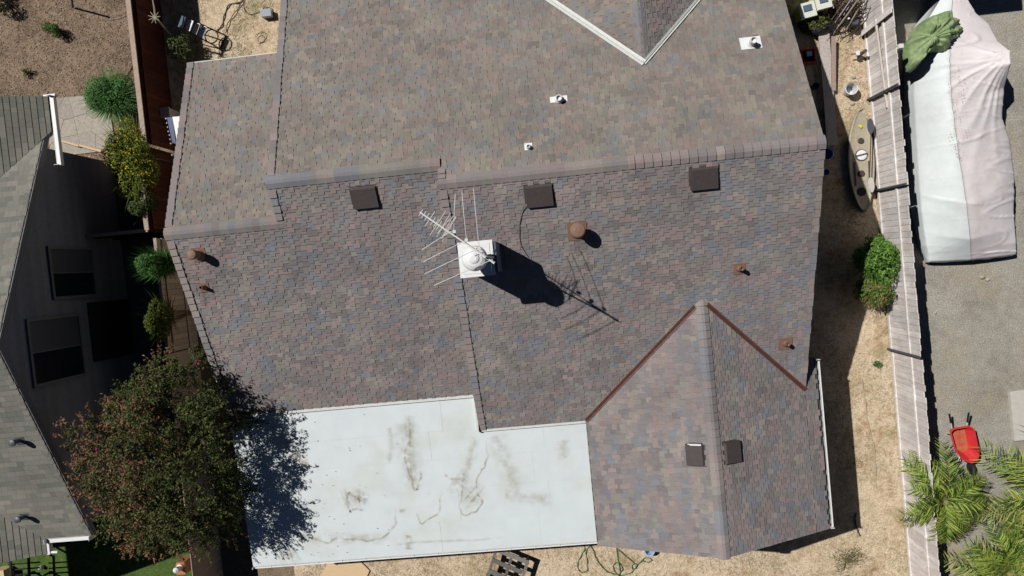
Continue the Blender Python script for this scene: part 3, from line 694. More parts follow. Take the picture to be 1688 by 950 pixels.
for k, (p, q) in enumerate(ends):
    mb = MB(); a, b = A(*p), A(*q); md = a.lerp(b, .55) + Vector((0, 0, .01)); mb.tube([a, md, b + Vector((0, 0, -.05))], .0075, 6); part('long_element', mb, M_alu, ant)
d = (b1 - b0).normalized(); sd = Vector((-d.y, d.x, 0))
short = [((694, 351), .15), ((699, 354), .16), ((704, 358), .16), ((709, 361), .34), ((714, 365), .17), ((719, 368), .18), ((724, 372), .19)]
for (p, l) in short:
    mb = MB(); a = A(*p); mb.tube([a + sd * l * .5, a - sd * l * .5], .009, 5); part('director', mb, M_alu, ant)
for p, q in [((735, 348), (709, 388)), ((743, 351), (720, 391)), ((746, 357), (727, 396)), ((751, 357), (727, 397)), ((752, 358), (729, 398)), ((741, 362), (721, 385))]:
    mb = MB(); mb.tube([A(*p, ZA + .05), A(*q, ZA - .05)], .0075, 5); part('reflector', mb, M_alu, ant)
for p in [(749, 382), (769, 396), (790, 410)]:
    mb = MB(); a = A(*p); mb.box(a - Vector((.03, .03, .03)), a + Vector((.03, .03, .03))); part('insulator', mb, M_offwhite, ant)

# ------------------------------------------------------------------ neighbour house
NX, NY1, NY0, NZ = -13.05, 4.65, -6.08, 3.4
NYR = (NY0 + NY1) / 2; NZR = NZ + S * (NY1 - NYR)
fNU = lambda x, y: NZR - S * (y - NYR)
fNL = lambda x, y: NZR - S * (NYR - y)
nh = thing('neighbour_house', 'single storey grey sided house with grey green shingle roof at the left edge', 'house', (-16, NYR, 0))
def nslab(poly, f):
    mb = MB(); mb.prism(poly, lambda x, y: f(x, y) - .15, lambda x, y: f(x, y) - .006); part('roof_deck', mb, M_trim, nh)
XL = -20.0
nslab([(XL, NYR), (NX, NYR), (NX, NY1), (XL, NY1)], fNU); nslab([(XL, NYR - .002), (NX, NYR - .002), (NX, NY0), (XL, NY0)], fNL)
RN = Roof(nh, PAL_NEIGH, e=.150, widths=(.14, .18, .24), thick=.02, seed=5, teeth=False)
xe = W(82, 190, NZ).x; fWU = lambda x, y: NZ + S * (xe - x)
ytop = W(45, 157, NZ + .3).y
def below(f): return lambda x, y: f(x, y) > 0
RN.plane((XL, NYR, NZR), (0, CS, -SN), [(XL, NYR), (NX, NYR), (NX, NY1), (XL, NY1)], lambda x, y: fWU(x, y) > fNU(x, y) + .05 and False, 1)
RN.plane((XL, NYR, NZR), (0, -CS, -SN), [(XL, NYR), (NX, NYR), (NX, NY0), (XL, NY0)], None, 2)
# side wings, sloping towards the gap
nslab([(xe, NY1 + .01), (xe, ytop), (XL, ytop), (XL, NY1 - (xe - XL) * .98), (xe - .3, NY1 - .28)], fWU)
RN.plane((XL, NY1, fWU(XL, 0)), (CS, 0, -SN), [(xe, NY1 + .02), (xe, ytop), (XL, ytop), (XL, NY1 - (xe - XL))], None, 3)
xe2 = W(76, 900, NZ).x; fWD = lambda x, y: NZ + S * (xe2 - x)
nslab([(xe2, NY0), (xe2, NY0 - .42), (XL, NY0 - .42), (XL, NY0 + (xe2 - XL) * .98)], fWD)
RN.plane((XL, NY0, fWD(XL, 0)), (CS, 0, -SN), [(xe2, NY0 - .0), (xe2, NY0 - .42), (XL, NY0 - .42), (XL, NY0 + (xe2 - XL))], None, 4)
RN.finish(M_shingle, 300)
rake(nh, NX - .13, NX + .02, (NYR, NY1), fNU, PAL_NEIGH, lift=.02, seed=31); rake(nh, NX - .13, NX + .02, (NYR, NY0), fNL, PAL_NEIGH, lift=.02, seed=32)
for f, a, b in ((fNU, NYR, NY1), (fNL, NYR, NY0)):
    mb = MB(); mb.prism([(NX + .022, a), (NX + .055, a), (NX + .055, b), (NX + .022, b)], lambda x, y, f=f: f(x, y) - .2, lambda x, y, f=f: f(x, y) - .01); part('rake_board', mb, M_trim, nh)
gq = W(107, 272, NZ - .05)
gutter((xe + .02, gq.y, NZ - .02), (xe + .02, ytop, NZ - .02), (1, 0, 0), nh, w=.012, lip=.10, h=.12)
mb = MB(); mb.box((xe - .12, ytop - .0, NZ - .14), (xe + .2, ytop + .05, NZ - .0)); part('gutter_end', mb, M_white, nh)
gutter((xe2 + .02, NY0 - .02, NZ - .02), (NX, NY0 - .02, NZ - .02), (0, -1, 0), nh, w=.012, lip=.10, h=.12)
mb = MB(); mb.box((xe2 + .0, NY0 - .45, NZ - .14), (xe2 + .08, NY0 - .145, NZ - .0)); mb.tube([(xe2 + .04, NY0 - .40, NZ - .05), (xe2 + .26, NY0 - .42, NZ - .06)], .035, 8); part('gutter_corner', mb, M_white, nh)
# gable wall of lap siding
WXN = NX - .28
laps = []; z = .1
while z < NZR - .3:
    def ylim(zz): return (max(NY0 + .3, NYR - (NZR - .15 - zz) / S), min(NY1 - .3, NYR + (NZR - .15 - zz) / S))
    a0, a1 = ylim(z); c0, c1 = ylim(z + .2)
    if c1 > c0:
        mb = MB(); mb.add([(WXN, a0, z), (WXN + .028, a0, z), (WXN + .008, c0, z + .2), (WXN, c0, z + .2), (WXN, a1, z), (WXN + .028, a1, z), (WXN + .008, c1, z + .2), (WXN, c1, z + .2)],
                         [(0, 1, 2, 3), (7, 6, 5, 4), (0, 4, 5, 1), (1, 5, 6, 2), (3, 2, 6, 7)]); part('siding_board', mb, M_siding, nh)
    z += .2
mb = MB(); mb.box((WXN - .12, NY0 + .3, 0), (WXN - .002, NY1 - .3, 3.1)); part('wall', mb, M_siding, nh)
mb = MB(); mb.box((XL, NY1 - .42, 0), (WXN, NY1 - .3, 3.2)); part('wall', mb, M_siding, nh)
mb = MB(); mb.box((XL, NY0 + .3, 0), (WXN, NY0 + .42, 3.2)); part('wall', mb, M_siding, nh)
M_curt = mat('window_with_blind', (.11, .12, .145), .3, spec=.6)
def window(quad, two=True):
    P = [WX(px, py, WXN + .03) for px, py in quad]; y0 = min(p.y for p in P); y1 = max(p.y for p in P); z0 = max(.3, min(p.z for p in P)); z1 = min(4.6, max(p.z for p in P))
    mb = MB(); X = WXN + .03; t = .08
    for a, b in (((X, y0, z0), (X + .05, y1, z0 + t)), ((X, y0, z1 - t), (X + .05, y1, z1)), ((X, y0, z0 + t), (X + .05, y0 + t, z1 - t)), ((X, y1 - t, z0 + t), (X + .05, y1, z1 - t))): mb.box(a, b)
    w = part('window', mb, M_trim, nh); ym = (y0 + y1) / 2
    for a, b in ((y0 + t, ym - .015), (ym + .015, y1 - t)):
        mb = MB(); mb.box((X, a, z0 + t), (X + .015, b, z1 - t)); part('pane', mb, M_glass if a == y0 + t else M_curt, w)
    mb = MB(); mb.box((X, ym - .015, z0 + t), (X + .03, ym + .015, z1 - t)); part('mullion', mb, M_trim, w)
window([(86, 408), (150, 408), (86, 490), (150, 490)]); window([(52, 525), (130, 525), (52, 622), (130, 622)])
mb = MB(); p = WX(135, 500, WXN); q = WX(188, 590, WXN); mb.box((WXN + .03, q.y, .05), (WXN + .06, p.y, 2.05)); dd = part('door', mb, M_dark, nh)
mb = MB(); mb.tube([(WXN + .06, p.y - .1, 1.0), (WXN + .12, p.y - .1, 1.0)], .025, 8); part('handle', mb, M_steel, dd)
def npipe(px, py):
    p = WP(px, py, fNL); mb = MB(); M = slope_frame(p, fNL)
    mb.add([M @ Vector(v) for v in [(-.12, -.1, .02), (.12, -.1, .02), (.12, .12, .025), (-.12, .12, .025)]], [(3, 2, 1, 0)]); fo = part('vent_flashing', mb, M_steel, nh)
    mb = MB(); mb.lathe(p, [(.07, -.03), (.05, .05), (.05, .24), (.085, .25), (.085, .31), (.03, .33)], 14); part('vent_pipe', mb, M_steel, fo)
npipe(34, 726); npipe(42, 851)

# ------------------------------------------------------------------ fences
def board_fence(name, label, axis, c, a, b, z0, z1, bw, m, face=1, thick=.02, rails=(), railm=None, cap=None, jitter=.0, group=None, posts=(), seed=1, capw=.09):
    """boards along axis 'y' (plane x=c) or 'x' (plane y=c) from a to b; face = side the rails stand on"""
    rng = random.Random(seed); org = (c, (a + b) / 2, 0) if axis == 'y' else ((a + b) / 2, c, 0)
    T = thing(name, label, 'fence', org, group); n = max(1, round(abs(b - a) / bw)); st = (b - a) / n
    def P(u, v): return (v, u) if axis == 'y' else (u, v)
    meshes = []
    for k in range(5):
        h = z1 - z0 + rng.uniform(-jitter, jitter); mb = MB(); x0, y0 = P(.004, -thick / 2); x1, y1 = P(st - .004, thick / 2)
        mb.box((x0, y0, 0), (x1, y1, h)); meshes.append(mb.mesh('board', m))
    for i in range(n):
        o = link('board', rng.choice(meshes), T); u = a + i * st - ((a + b) / 2); x, y = P(u, rng.uniform(-.004, .004)); o.location = (x, y, z0 + rng.uniform(-jitter, jitter) * .4)
    for zr in rails:
        mb = MB(); x0, y0 = P(a, c + face * (thick / 2 + .004)); x1, y1 = P(b, c + face * (thick / 2 + .042)); mb.box((min(x0, x1), min(y0, y1), zr), (max(x0, x1), max(y0, y1), zr + .085)); part('rail', mb, railm or m, T)
    for u in posts:
        mb = MB(); x0, y0 = P(u - .04, c + face * (thick / 2 + .05)); x1, y1 = P(u + .04, c + face * (thick / 2 + .12)); mb.box((min(x0, x1), min(y0, y1), 0), (max(x0, x1), max(y0, y1), z1 + .02)); part('post', mb, M_steel, T)
    if cap:
        mb = MB(); x0, y0 = P(a, c - capw / 2); x1, y1 = P(b, c + capw / 2); mb.box((min(x0, x1), min(y0, y1), z1 + .01), (max(x0, x1), max(y0, y1), z1 + .045)); part('cap_rail', mb, cap, T)
    return T
def lattice(T, axis, c, a, b, z0, z1, m, sp=.085):
    mb = MB(); h = z1 - z0; n = int((b - a + h) / sp)
    for k in range(n):
        for sgn in (1, -1):
            u0 = a + k * sp - (h if sgn > 0 else 0); u1 = u0 + h * sgn if sgn > 0 else u0 - h
            zA, zB = z0, z1
            # clip to the panel
            def cl(u): return min(max(u, a), b)
            ua, ub = u0, u1
            if max(ua, ub) < a or min(ua, ub) > b: continue
            f = lambda u: z0 + (u - ua) / (ub - ua) * h
            p, q = cl(ua), cl(ub); dx = .012 * sgn
            if axis == 'y': mb.bar((c + dx, p, f(p)), (c + dx, q, f(q)), .008, .036, up=(1, 0, 0)) if abs(p - q) > .02 else None
            else: mb.bar((p, c + dx, f(p)), (q, c + dx, f(q)), .008, .036) if abs(p - q) > .02 else None
    part('lattice', mb, m, T, kind='stuff')
f1 = board_fence('wooden_fence', 'tall dark red fence with lattice top beside the mulch bed, upper left', 'y', -11.25, 4.47, 10.5, 0, 1.48, .14, M_redwood, rails=(1.40,), cap=None, seed=2, posts=())
lattice(f1, 'y', -11.25, 4.47, 10.5, 1.49, 1.76, M_redwood)
mb = MB(); mb.box((-11.32, 4.45, 1.765), (-11.18, 10.5, 1.80)); part('cap_rail', mb, M_capwood, f1)
f2 = board_fence('wooden_fence', 'dark red lattice topped fence behind the yellow flowering bush', 'y', -11.47, 2.04, 4.47, 0, 1.48, .14, M_redwood, rails=(1.40,), seed=3)
lattice(f2, 'y', -11.47, 2.04, 4.47, 1.49, 1.76, M_redwood)
mb = MB(); mb.box((-11.53, 2.0, 1.765), (-11.40, 4.6, 1.80)); part('cap_rail', mb, M_capwood, f2)
f3 = board_fence('wooden_fence', 'short cross fence with pale cap rail running from the red fence to the grey house', 'x', 2.0, -13.4, -11.45, 0, 1.74, .14, M_redwood, rails=(.4, 1.3), face=-1, cap=M_capwood, seed=4, capw=.10)
f4 = board_fence('wooden_fence', 'tan brown board fence between the green ferns and the shingle roof', 'y', -11.25, -1.55, 1.75, 0, 1.8, .165, M_tanwood, rails=(.5, 1.45), cap=None, seed=5)
mb = MB(); mb.box((-11.29, .65, 1.802), (-11.2, 1.75, 1.825)); mb.box((-11.29, -1.55, 1.802), (-11.2, .648, 1.822)); part('cap_rail', mb, M_tanwood, f4)
f5 = board_fence('wooden_fence', 'plain tan fence panel half hidden behind the crape myrtle', 'y', -11.28, -10.4, -1.58, 0, 1.78, .45, M_tanwood, seed=6)
# right fence in three sections
rf = [(3.75, 9.0, 1.80, 21), (1.1, 3.70, 1.74, 22), (-3.55, 1.06, 1.78, 23), (-12.0, -3.62, 1.78, 24)]
lab = ['upper stretch of pale weathered board fence beside the wood pile and buckets', 'short stretch of pale board fence behind the tan kayak', 'middle stretch of pale board fence behind the round green shrub', 'lower stretch of pale board fence running behind the palm fronds']
rfo = []
for i, (a, b, h, sd_) in enumerate(rf):
    xx = XF + (.02 if i % 2 else 0)
    T = board_fence('board_fence', lab[i], 'y', xx, a, b, 0.02, h, .17, M_palewood, face=-1, rails=(.06, 1.18), jitter=.035, seed=sd_, thick=.022)
    rfo.append(T)
for T, y in ((rfo[0], 3.76), (rfo[1], 1.12), (rfo[2], -3.53)):
    mb = MB(); mb.tube([(XF - .09, y, 0), (XF - .09, y, 1.88)], .034, 10); part('post', mb, M_steel, T)
    mb = MB(); mb.box((XF - .05, y - .06, .02), (XF - .03, y - .035, 1.84)); part('gap_trim', mb, M_black, T)

# ------------------------------------------------------------------ plants
def leaves(mb, c, rad, n, size, cols, rng, flat=.35, shell=.55, tip=None):
    """leaf faces spread through an ellipsoid"""
    for _ in range(n):
        while True:
            v = Vector((rng.uniform(-1, 1), rng.uniform(-1, 1), rng.uniform(-1, 1)))
            if .05 < v.length <= 1: break
        r = v.length ** shell; v = v.normalized() * r
        p = Vector((c[0] + v.x * rad[0], c[1] + v.y * rad[1], c[2] + v.z * rad[2]))
        s_ = size * rng.uniform(.6, 1.35); nrm = (v * .7 + Vector((rng.gauss(0, .5), rng.gauss(0, .5), rng.gauss(.55, .45)))).normalized()
        t = nrm.orthogonal().normalized(); t = Matrix.Rotation(rng.uniform(0, 6.28), 3, nrm) @ t; b = nrm.cross(t)
        col = rng.choice(cols)
        if tip and v.z > -.1 and rng.random() < tip[1] * r: col = rng.choice(tip[0])
        k = rng.uniform(.8, 1.2); col = tuple(x * k for x in col)
        mb.face([p - t * s_, p - b * s_ * .42 + nrm * s_ * .1, p + t * s_, p + b * s_ * .42 + nrm * s_ * .1], 0, col)
def branch_path(a, b, rng, k=5, am=.08):
    a, b = Vector(a), Vector(b); L = (b - a).length
    return [a.lerp(b, i / k) + (Vector((rng.gauss(0, am), rng.gauss(0, am), rng.gauss(0, am))) * L * .5 if 0 < i < k else Vector((0, 0, 0))) for i in range(k + 1)]
# crape myrtle
rng = random.Random(42)
tc = W(240, 765, 4.5)
tree = thing('crape_myrtle_tree', 'large reddish green crape myrtle tree with pink blooms in the lower left corner', 'tree', (tc.x + .1, tc.y, 0))
tb = Vector((tc.x + .1, tc.y, 0)); mb = MB(); ml = MB()
trunkpts = [tb, tb + Vector((.05, .02, 1.1)), tb + Vector((.0, -.03, 2.2))]
mb.tube(trunkpts, [.16, .13, .11], 9)
limbs = []
for k in range(16):
    t = k * 2.39996; rr = math.sqrt((k + .5) / 16); e = Vector((tc.x + 1.9 * rr * math.cos(t), tc.y + 2.0 * rr * math.sin(t), 3.7 + 1.6 * (1 - rr) + rng.uniform(-.3, .3))); limbs.append(e)
    ml.tube(branch_path(trunkpts[-1], e, rng, 5, .06), [.075, .06, .05, .035, .025, .012], 6)
part('trunk', mb, M_bark, tree, smooth=True); part('limbs', ml, M_bark, tree, smooth=True)
gcols = [(.05, .08, .018), (.085, .115, .028), (.035, .055, .014), (.13, .145, .045), (.10, .085, .035)]
rcols = [(.19, .085, .05), (.24, .125, .075), (.16, .095, .05), (.23, .165, .085)]
pink = [(.38, .06, .14), (.30, .05, .10), (.26, .08, .08)]
mb = MB(); outl = [(128, 745), (165, 680), (220, 630), (255, 590), (300, 605), (335, 655), (358, 720), (366, 790), (362, 845), (340, 892), (300, 910), (240, 905), (180, 880), (162, 842), (140, 800)]
import itertools
def inside(p, poly):
    x, y = p; c_ = False
    for i in range(len(poly)):
        x0, y0 = poly[i]; x1, y1 = poly[i - 1]
        if (y0 > y) != (y1 > y) and x < (x1 - x0) * (y - y0) / (y1 - y0) + x0: c_ = not c_
    return c_
crown = [W(x, y, 4.5)[:2] for x, y in outl]
lumps = []
tries = 0
while len(lumps) < 120 and tries < 5000:
    tries += 1
    x = rng.uniform(tc.x - 2.5, tc.x + 2.6); y = rng.uniform(tc.y - 2.7, tc.y + 2.9)
    if not inside((x, y), crown): continue
    dd_ = min(math.hypot(x - q[0], y - q[1]) for q in crown)
    zt = 4.05 + 1.95 * min(1, dd_ / 1.6) ** .6
    z = zt - abs(rng.gauss(0, .8)); 
    if any((Vector((x, y, z)) - l).length < .40 for l in lumps): continue
    lumps.append(Vector((x, y, z)))
def dd0(l): return min(math.hypot(l.x - q[0], l.y - q[1]) for q in crown)
for l in lumps:
    r = rng.uniform(.22, .42); redness = min(1, max(.05, .30 - (l.x - tc.x) * .24 + .7 * noise.noise(l * .9)))
    leaves(mb, l, (r, r, r * .5), 210, .040, gcols, rng, shell=.5, tip=(rcols, redness))
    # plumes of pale reddish tips pointing outwards
    outd = Vector((l.x - tc.x, l.y - tc.y, 0)); outd = outd.normalized() if outd.length > .1 else Vector((1, 0, 0))
    for _ in range(9):
        v = (Vector((rng.gauss(0, .7), rng.gauss(0, .7), rng.uniform(.1, 1.0))) + outd * .8).normalized(); e = l + v * r * rng.uniform(1.2, 2.1)
        for q in range(22):
            t = q / 22; p = l.lerp(e, .35 + .65 * t) - Vector((0, 0, .12 * t * t)); leaves(mb, p, (.055, .055, .04), 1, .040, rcols if t > .45 and redness > .3 else gcols, rng)
    if dd0(l) < .55 and l.y < tc.y + 1.2:
        for _ in range(3):
            v = (outd * .8 + Vector((rng.gauss(0, .6), rng.gauss(0, .45), rng.uniform(-.1, .35)))).normalized(); e = l + v * rng.uniform(.45, .8)
            for q in range(46):
                t = q / 46; leaves(mb, l.lerp(e, t), (.09 * (1.2 - t), .09 * (1.2 - t), .05), 1, .042, rcols if t > .5 and redness > .2 else gcols, rng)
    if rng.random() < .16:
        leaves(mb, l + Vector((rng.uniform(-.2, .2), rng.uniform(-.2, .2), r * .6)), (.10, .10, .06), 40, .03, pink, rng)
part('crown', mb, M_leaf, tree)

def bush(name, label, c, rads, n, size, cols, seed, flowers=None, lumps_=9, flat=.8, grp=None, spiky=0):
    rng = random.Random(seed); T = thing(name, label, 'shrub' if 'shrub' in label else 'bush', (c[0], c[1], 0), grp)
    mb = MB(); ml = MB()
    for k in range(lumps_):
        t = rng.uniform(0, 6.28); r = math.sqrt(rng.random()) * .68; l = Vector((c[0] + rads[0] * r * math.cos(t), c[1] + rads[1] * r * math.sin(t), c[2] * (1 - .35 * r) + rng.uniform(-.12, .12)))
        q = rng.uniform(.32, .5); leaves(mb, l, (rads[0] * q, rads[1] * q, rads[2] * q * 1.2), n // lumps_, size, cols, rng, shell=.45)
        ml.tube([(c[0] + rng.uniform(-.06, .06), c[1] + rng.uniform(-.06, .06), 0), (l.x, l.y, l.z)], [.02, .008], 5)
        if flowers: leaves(mb, l + Vector((0, 0, rads[2] * .1)), (rads[0] * q * 1.05, rads[1] * q * 1.05, rads[2] * q * 1.1), flowers[1] // lumps_, size * .8, flowers[0], rng, shell=.15)
    for k in range(max(spiky, n // 22 if c[2] > .5 else 0)):
        t = rng.uniform(0, 6.28); e = Vector((c[0] + rads[0] * math.cos(t) * rng.uniform(.7, 1.25), c[1] + rads[1] * math.sin(t) * rng.uniform(.7, 1.25), c[2] * rng.uniform(.5, 1.1)))
        a = Vector((c[0], c[1], c[2] * .5)); sdv = (e - a).cross(Vector((0, 0, 1))).normalized() * .012; m_ = a.lerp(e, .5) + Vector((0, 0, .12)); col = rng.choice(cols)
        mb.face([a - sdv, a + sdv, m_ + sdv, m_ - sdv], 0, col); mb.face([m_ - sdv, m_ + sdv, e], 0, col)
    part('stems', ml, M_bark, T); part('foliage', mb, M_leaf, T); return T
G1 = [(.06, .17, .04), (.09, .23, .05), (.035, .10, .025), (.12, .27, .07)]
G2 = [(.12, .15, .02), (.09, .13, .02), (.16, .17, .03), (.06, .10, .02)]
c = W(180, 160, .9); bush('round_bush', 'bright green needle leaved bush beside the flagstone patch', (c.x, c.y, .95), (.88, .82, .75), 8500, .028, G1, 1, spiky=500)
c = W(200, 268, 2.15); bush('flowering_bush', 'bushy plant with yellow green leaves and small yellow flowers against the red fence', (c.x + .05, c.y + .1, 2.2), (.68, 1.25, .8), 9500, .036, [(.17, .22, .03), (.12, .17, .025), (.22, .24, .04), (.07, .11, .02)], 2, flowers=([(.66, .58, .03), (.55, .47, .03)], 1500), lumps_=16)
c = W(226, 338, 1.9); bush('leafy_bush', 'darker green bush below the yellow flowering one by the fence corner', (c.x, c.y, 2.0), (.34, .5, .6), 2600, .032, [(.05, .09, .02), (.07, .12, .03), (.12, .14, .05)], 3)
c = W(238, 435, 2.8); bush('feathery_bush', 'bright green feathery bush beside the tan fence', (c.x, c.y, 2.85), (.42, .48, .8), 4200, .026, G1, 4, spiky=500)
c = W(246, 525, 2.6); bush('leafy_bush', 'yellow green leafy bush between tan fence and crape myrtle', (c.x, c.y, 2.7), (.26, .75, .7), 3000, .034, G2, 5)
c = W(88, 46, .3); bush('small_shrub', 'small round green shrub alone in the mulch', (c.x, c.y, .35), (.36, .32, .3), 1500, .024, G2 + G1, 6, lumps_=6)
c = W(40, 118, .2); bush('small_shrub', 'tiny yellow green shrub in the mulch above the grey roof', (c.x, c.y, .18), (.18, .16, .15), 350, .024, G2, 7, lumps_=4)
c = W(8, 6, .3); bush('dark_shrub', 'dark green shrub cut by the top left corner', (c.x - .1, c.y + .1, .4), (.42, .4, .35), 1500, .03, [(.025, .05, .015), (.04, .07, .02)], 8, lumps_=6)
c = W(288, 72, .9); bush('open_shrub', 'loose olive green shrub beside the step ladder', (c.x - .05, c.y, .8), (.42, .46, .5), 900, .036, [(.08, .11, .03), (.12, .14, .05), (.06, .08, .03)], 9, lumps_=11)
c = W(1452, 430, 1.3); bush('round_shrub', 'bright green leafy shrub growing against the pale fence', (c.x, c.y, 1.2), (.62, .74, .75), 5200, .045, [(.10, .22, .035), (.15, .30, .045), (.20, .36, .07), (.05, .12, .02)], 10, lumps_=20)
c = W(1445, 482, .9); bush('leafy_shrub', 'lower yellow green shrub with a few brown leaves below the round one by the fence', (c.x, c.y + .05, .9), (.50, .55, .6), 2800, .045, [(.13, .24, .04), (.09, .18, .03), (.22, .26, .07), (.30, .20, .10)], 12, lumps_=14)
# bare branch plant
bp = thing('bare_shrub', 'pale leafless branching stem leaning over the dark side yard, top left', 'shrub', W(280, 60, 0)); rng = random.Random(5); mb = MB()
pp = [W(250, -10, 1.9), W(254, 12, 1.8), W(256, 28, 1.7), W(268, 42, 1.2), W(282, 60, 0.0)]; mb.tube(pp, [.012, .02, .028, .025, .03], 6)
for k in range(9):
    t = k * .698; a = W(255, 29, 1.7); mb.tube([a, a + Vector((.18 * math.cos(t), .18 * math.sin(t), .03))], [.018, .008], 5)
part('stem', mb, M_palebark, bp)

# palms
def palm(label, c, n, L, seed, lean=0.0, top=2.0, zlim=None, droop=.9):
    rng = random.Random(seed); T = thing('palm', label, 'palm', (c[0], c[1], 0)); mb = MB()
    mb.lathe((c[0], c[1], 0), [(.19, 0), (.16, .3), (.15, top * .6), (.17, top * .9), (.12, top)], 12); part('trunk', mb, M_bark, T)
    for k in range(n):
        t = k * 2.39996 + rng.uniform(-.2, .2); el = rng.uniform(.15, 1.25); l = L * rng.uniform(.8, 1.1); pts = []
        d = Vector((math.cos(t), math.sin(t), 0))
        for i in range(11):
            q = i / 10; pts.append(Vector((c[0], c[1], top)) + d * l * (q * math.cos(el * .6)) + Vector((0, 0, l * (math.sin(el) * q - droop * q * q * .9))))
        mb = MB(); ya = rng.random() < .2
        cols = [(.17, .28, .04), (.25, .37, .05), (.06, .11, .015), (.42, .48, .10), (.04, .07, .01)] if not ya else [(.30, .34, .06), (.44, .42, .14), (.09, .15, .02)]
        for i in range(10): 
            a, b = pts[i], pts[i + 1]; w = .014 * (1 - i / 11); sd_ = d.cross(Vector((0, 0, 1))) * w; mb.face([a - sd_, a + sd_, b + sd_, b - sd_], 0, (.28, .28, .09))
        nl = 34
        for j in range(3, nl):
            q = j / nl * 9.99; i = int(q); p = pts[i].lerp(pts[i + 1], q - i); ax = (pts[i + 1] - pts[i]).normalized(); sdv = d.cross(Vector((0, 0, 1))).normalized()
            ll = l * .34 * math.sin(min(1, (j / nl) * 1.2 + .12) * 2.6) * rng.uniform(.8, 1.15) + .05
            for sg in (-1, 1):
                dr = (ax * .75 + sdv * sg * .85 + Vector((rng.uniform(-.28, .28), rng.uniform(-.28, .28), .25 + rng.uniform(-.35, .35)))).normalized(); e = p + dr * ll - Vector((0, 0, ll * .28)); m_ = p + dr * ll * .5; w = ax.cross(dr).cross(dr).normalized() * .0125
                col = rng.choice(cols); mb.face([p - w * .6, m_ - w, m_ + w, p + w * .6], 0, col); mb.face([m_ - w, e, m_ + w], 0, col)
        part('frond', mb, M_leaf, T)
palm('palm with yellow green fronds reaching over the pale fence, left of the wheelbarrow shadow', W(1556, 826, 1.6), 20, 1.38, 3, top=1.6, droop=.75)
palm('dense bright green palm cut by the right edge below the white slab', W(1738, 818, 1.9), 34, 1.8, 4, top=1.9, droop=.8)
palm('low palm with arching fronds in the bottom right corner', W(1660, 945, 1.3), 30, 1.7, 6, top=1.3, droop=.7)

# ------------------------------------------------------------------ small ground geometry
rng = random.Random(9)
mb = MB()
for _ in range(8000):
    x = rng.uniform(-18, -11.5); y = rng.uniform(4.6, 9.6)
    if abs(x + 13) < .6 and y < 6.5: continue
    t = rng.uniform(0, 3.14); l = rng.uniform(.008, .032); w = rng.uniform(.004, .010); k = rng.uniform(.5, 1.5); dx, dy = math.cos(t), math.sin(t); zt = rng.uniform(.008, .03)
    col = rng.choice([(.27, .20, .14), (.22, .15, .10), (.36, .28, .20), (.13, .09, .06), (.50, .42, .33)])
    a = (x - dx * l, y - dy * l); b = (x + dx * l, y + dy * l)
    mb.face([(a[0] + dy * w, a[1] - dx * w, zt), (b[0] + dy * w, b[1] - dx * w, zt + rng.uniform(-.01, .02)), (b[0] - dy * w, b[1] + dx * w, zt + .01), (a[0] - dy * w, a[1] + dx * w, zt + rng.uniform(-.005, .015))], 0, col)
struct('wood_chips', mb, mat('wood_chip', (1, 1, 1), .95, attr=True), 'stuff')
mb = MB()
def tufts(mb, n, xr, yr, cols, h=(.03, .10), cond=None, w=.006):
    for _ in range(n):
        x = rng.uniform(*xr); y = rng.uniform(*yr)
        d_ = noise.noise(Vector((x * .8, y * .8, 3)))
        if rng.random() > .45 + d_ * 1.3: continue
        if cond and not cond(x, y): continue
        col = rng.choice(cols); k = rng.uniform(.8, 1.2); col = tuple(c_ * k for c_ in col)
        for _b in range(3):
            t = rng.uniform(0, 6.28); l = rng.uniform(*h); e = (x + math.cos(t) * l, y + math.sin(t) * l, rng.uniform(.01, .05)); dx, dy = math.sin(t) * w, -math.cos(t) * w
            mb.face([(x + dx, y + dy, .006), (x - dx, y - dy, .006), e], 0, col)
SC_ = [(.52, .42, .28), (.62, .51, .36), (.38, .29, .18), (.30, .28, .15), (.68, .58, .43)]
tufts(mb, 26000, (4.5, 9.5), (-10.5, 7.5), SC_, cond=lambda x, y: x > 6.0 or y < -7.6)
tufts(mb, 9000, (-9.4, 7), (-9.8, -7.7), SC_)
tufts(mb, 9000, (-11, -6.4), (6.0, 9.4), SC_ + [(.2, .22, .08)])
struct('dry_grass', mb, mat('dry_grass_blade', (1, 1, 1), .9, attr=True), 'stuff')
mb = MB(); tufts(mb, 9000, (-17.5, -9.7), (-10.2, -6.7), [(.08, .15, .03), (.12, .20, .05), (.05, .10, .02), (.2, .24, .09)], h=(.02, .06))
struct('lawn_grass', mb, mat('lawn_blade', (1, 1, 1), .8, attr=True), 'stuff')
mb = MB()
for _ in range(5200):
    x = rng.uniform(9.9, 14.5); y = rng.uniform(-9.5, 8)
    if rng.random() > .55 + noise.noise(Vector((x, y, 1))) * 1.2: continue
    r = rng.uniform(.006, .02); k = rng.uniform(.5, 1.25); col = (.42 * k, .39 * k, .35 * k)
    mb.add([(x + r, y, .004), (x, y + r, .004), (x - r, y, .004), (x, y - r, .004), (x, y, .004 + r)], [(0, 1, 4), (1, 2, 4), (2, 3, 4), (3, 0, 4)], 0, col)
struct('gravel_stones', mb, mat('gravel_stone', (1, 1, 1), .95, attr=True), 'stuff')

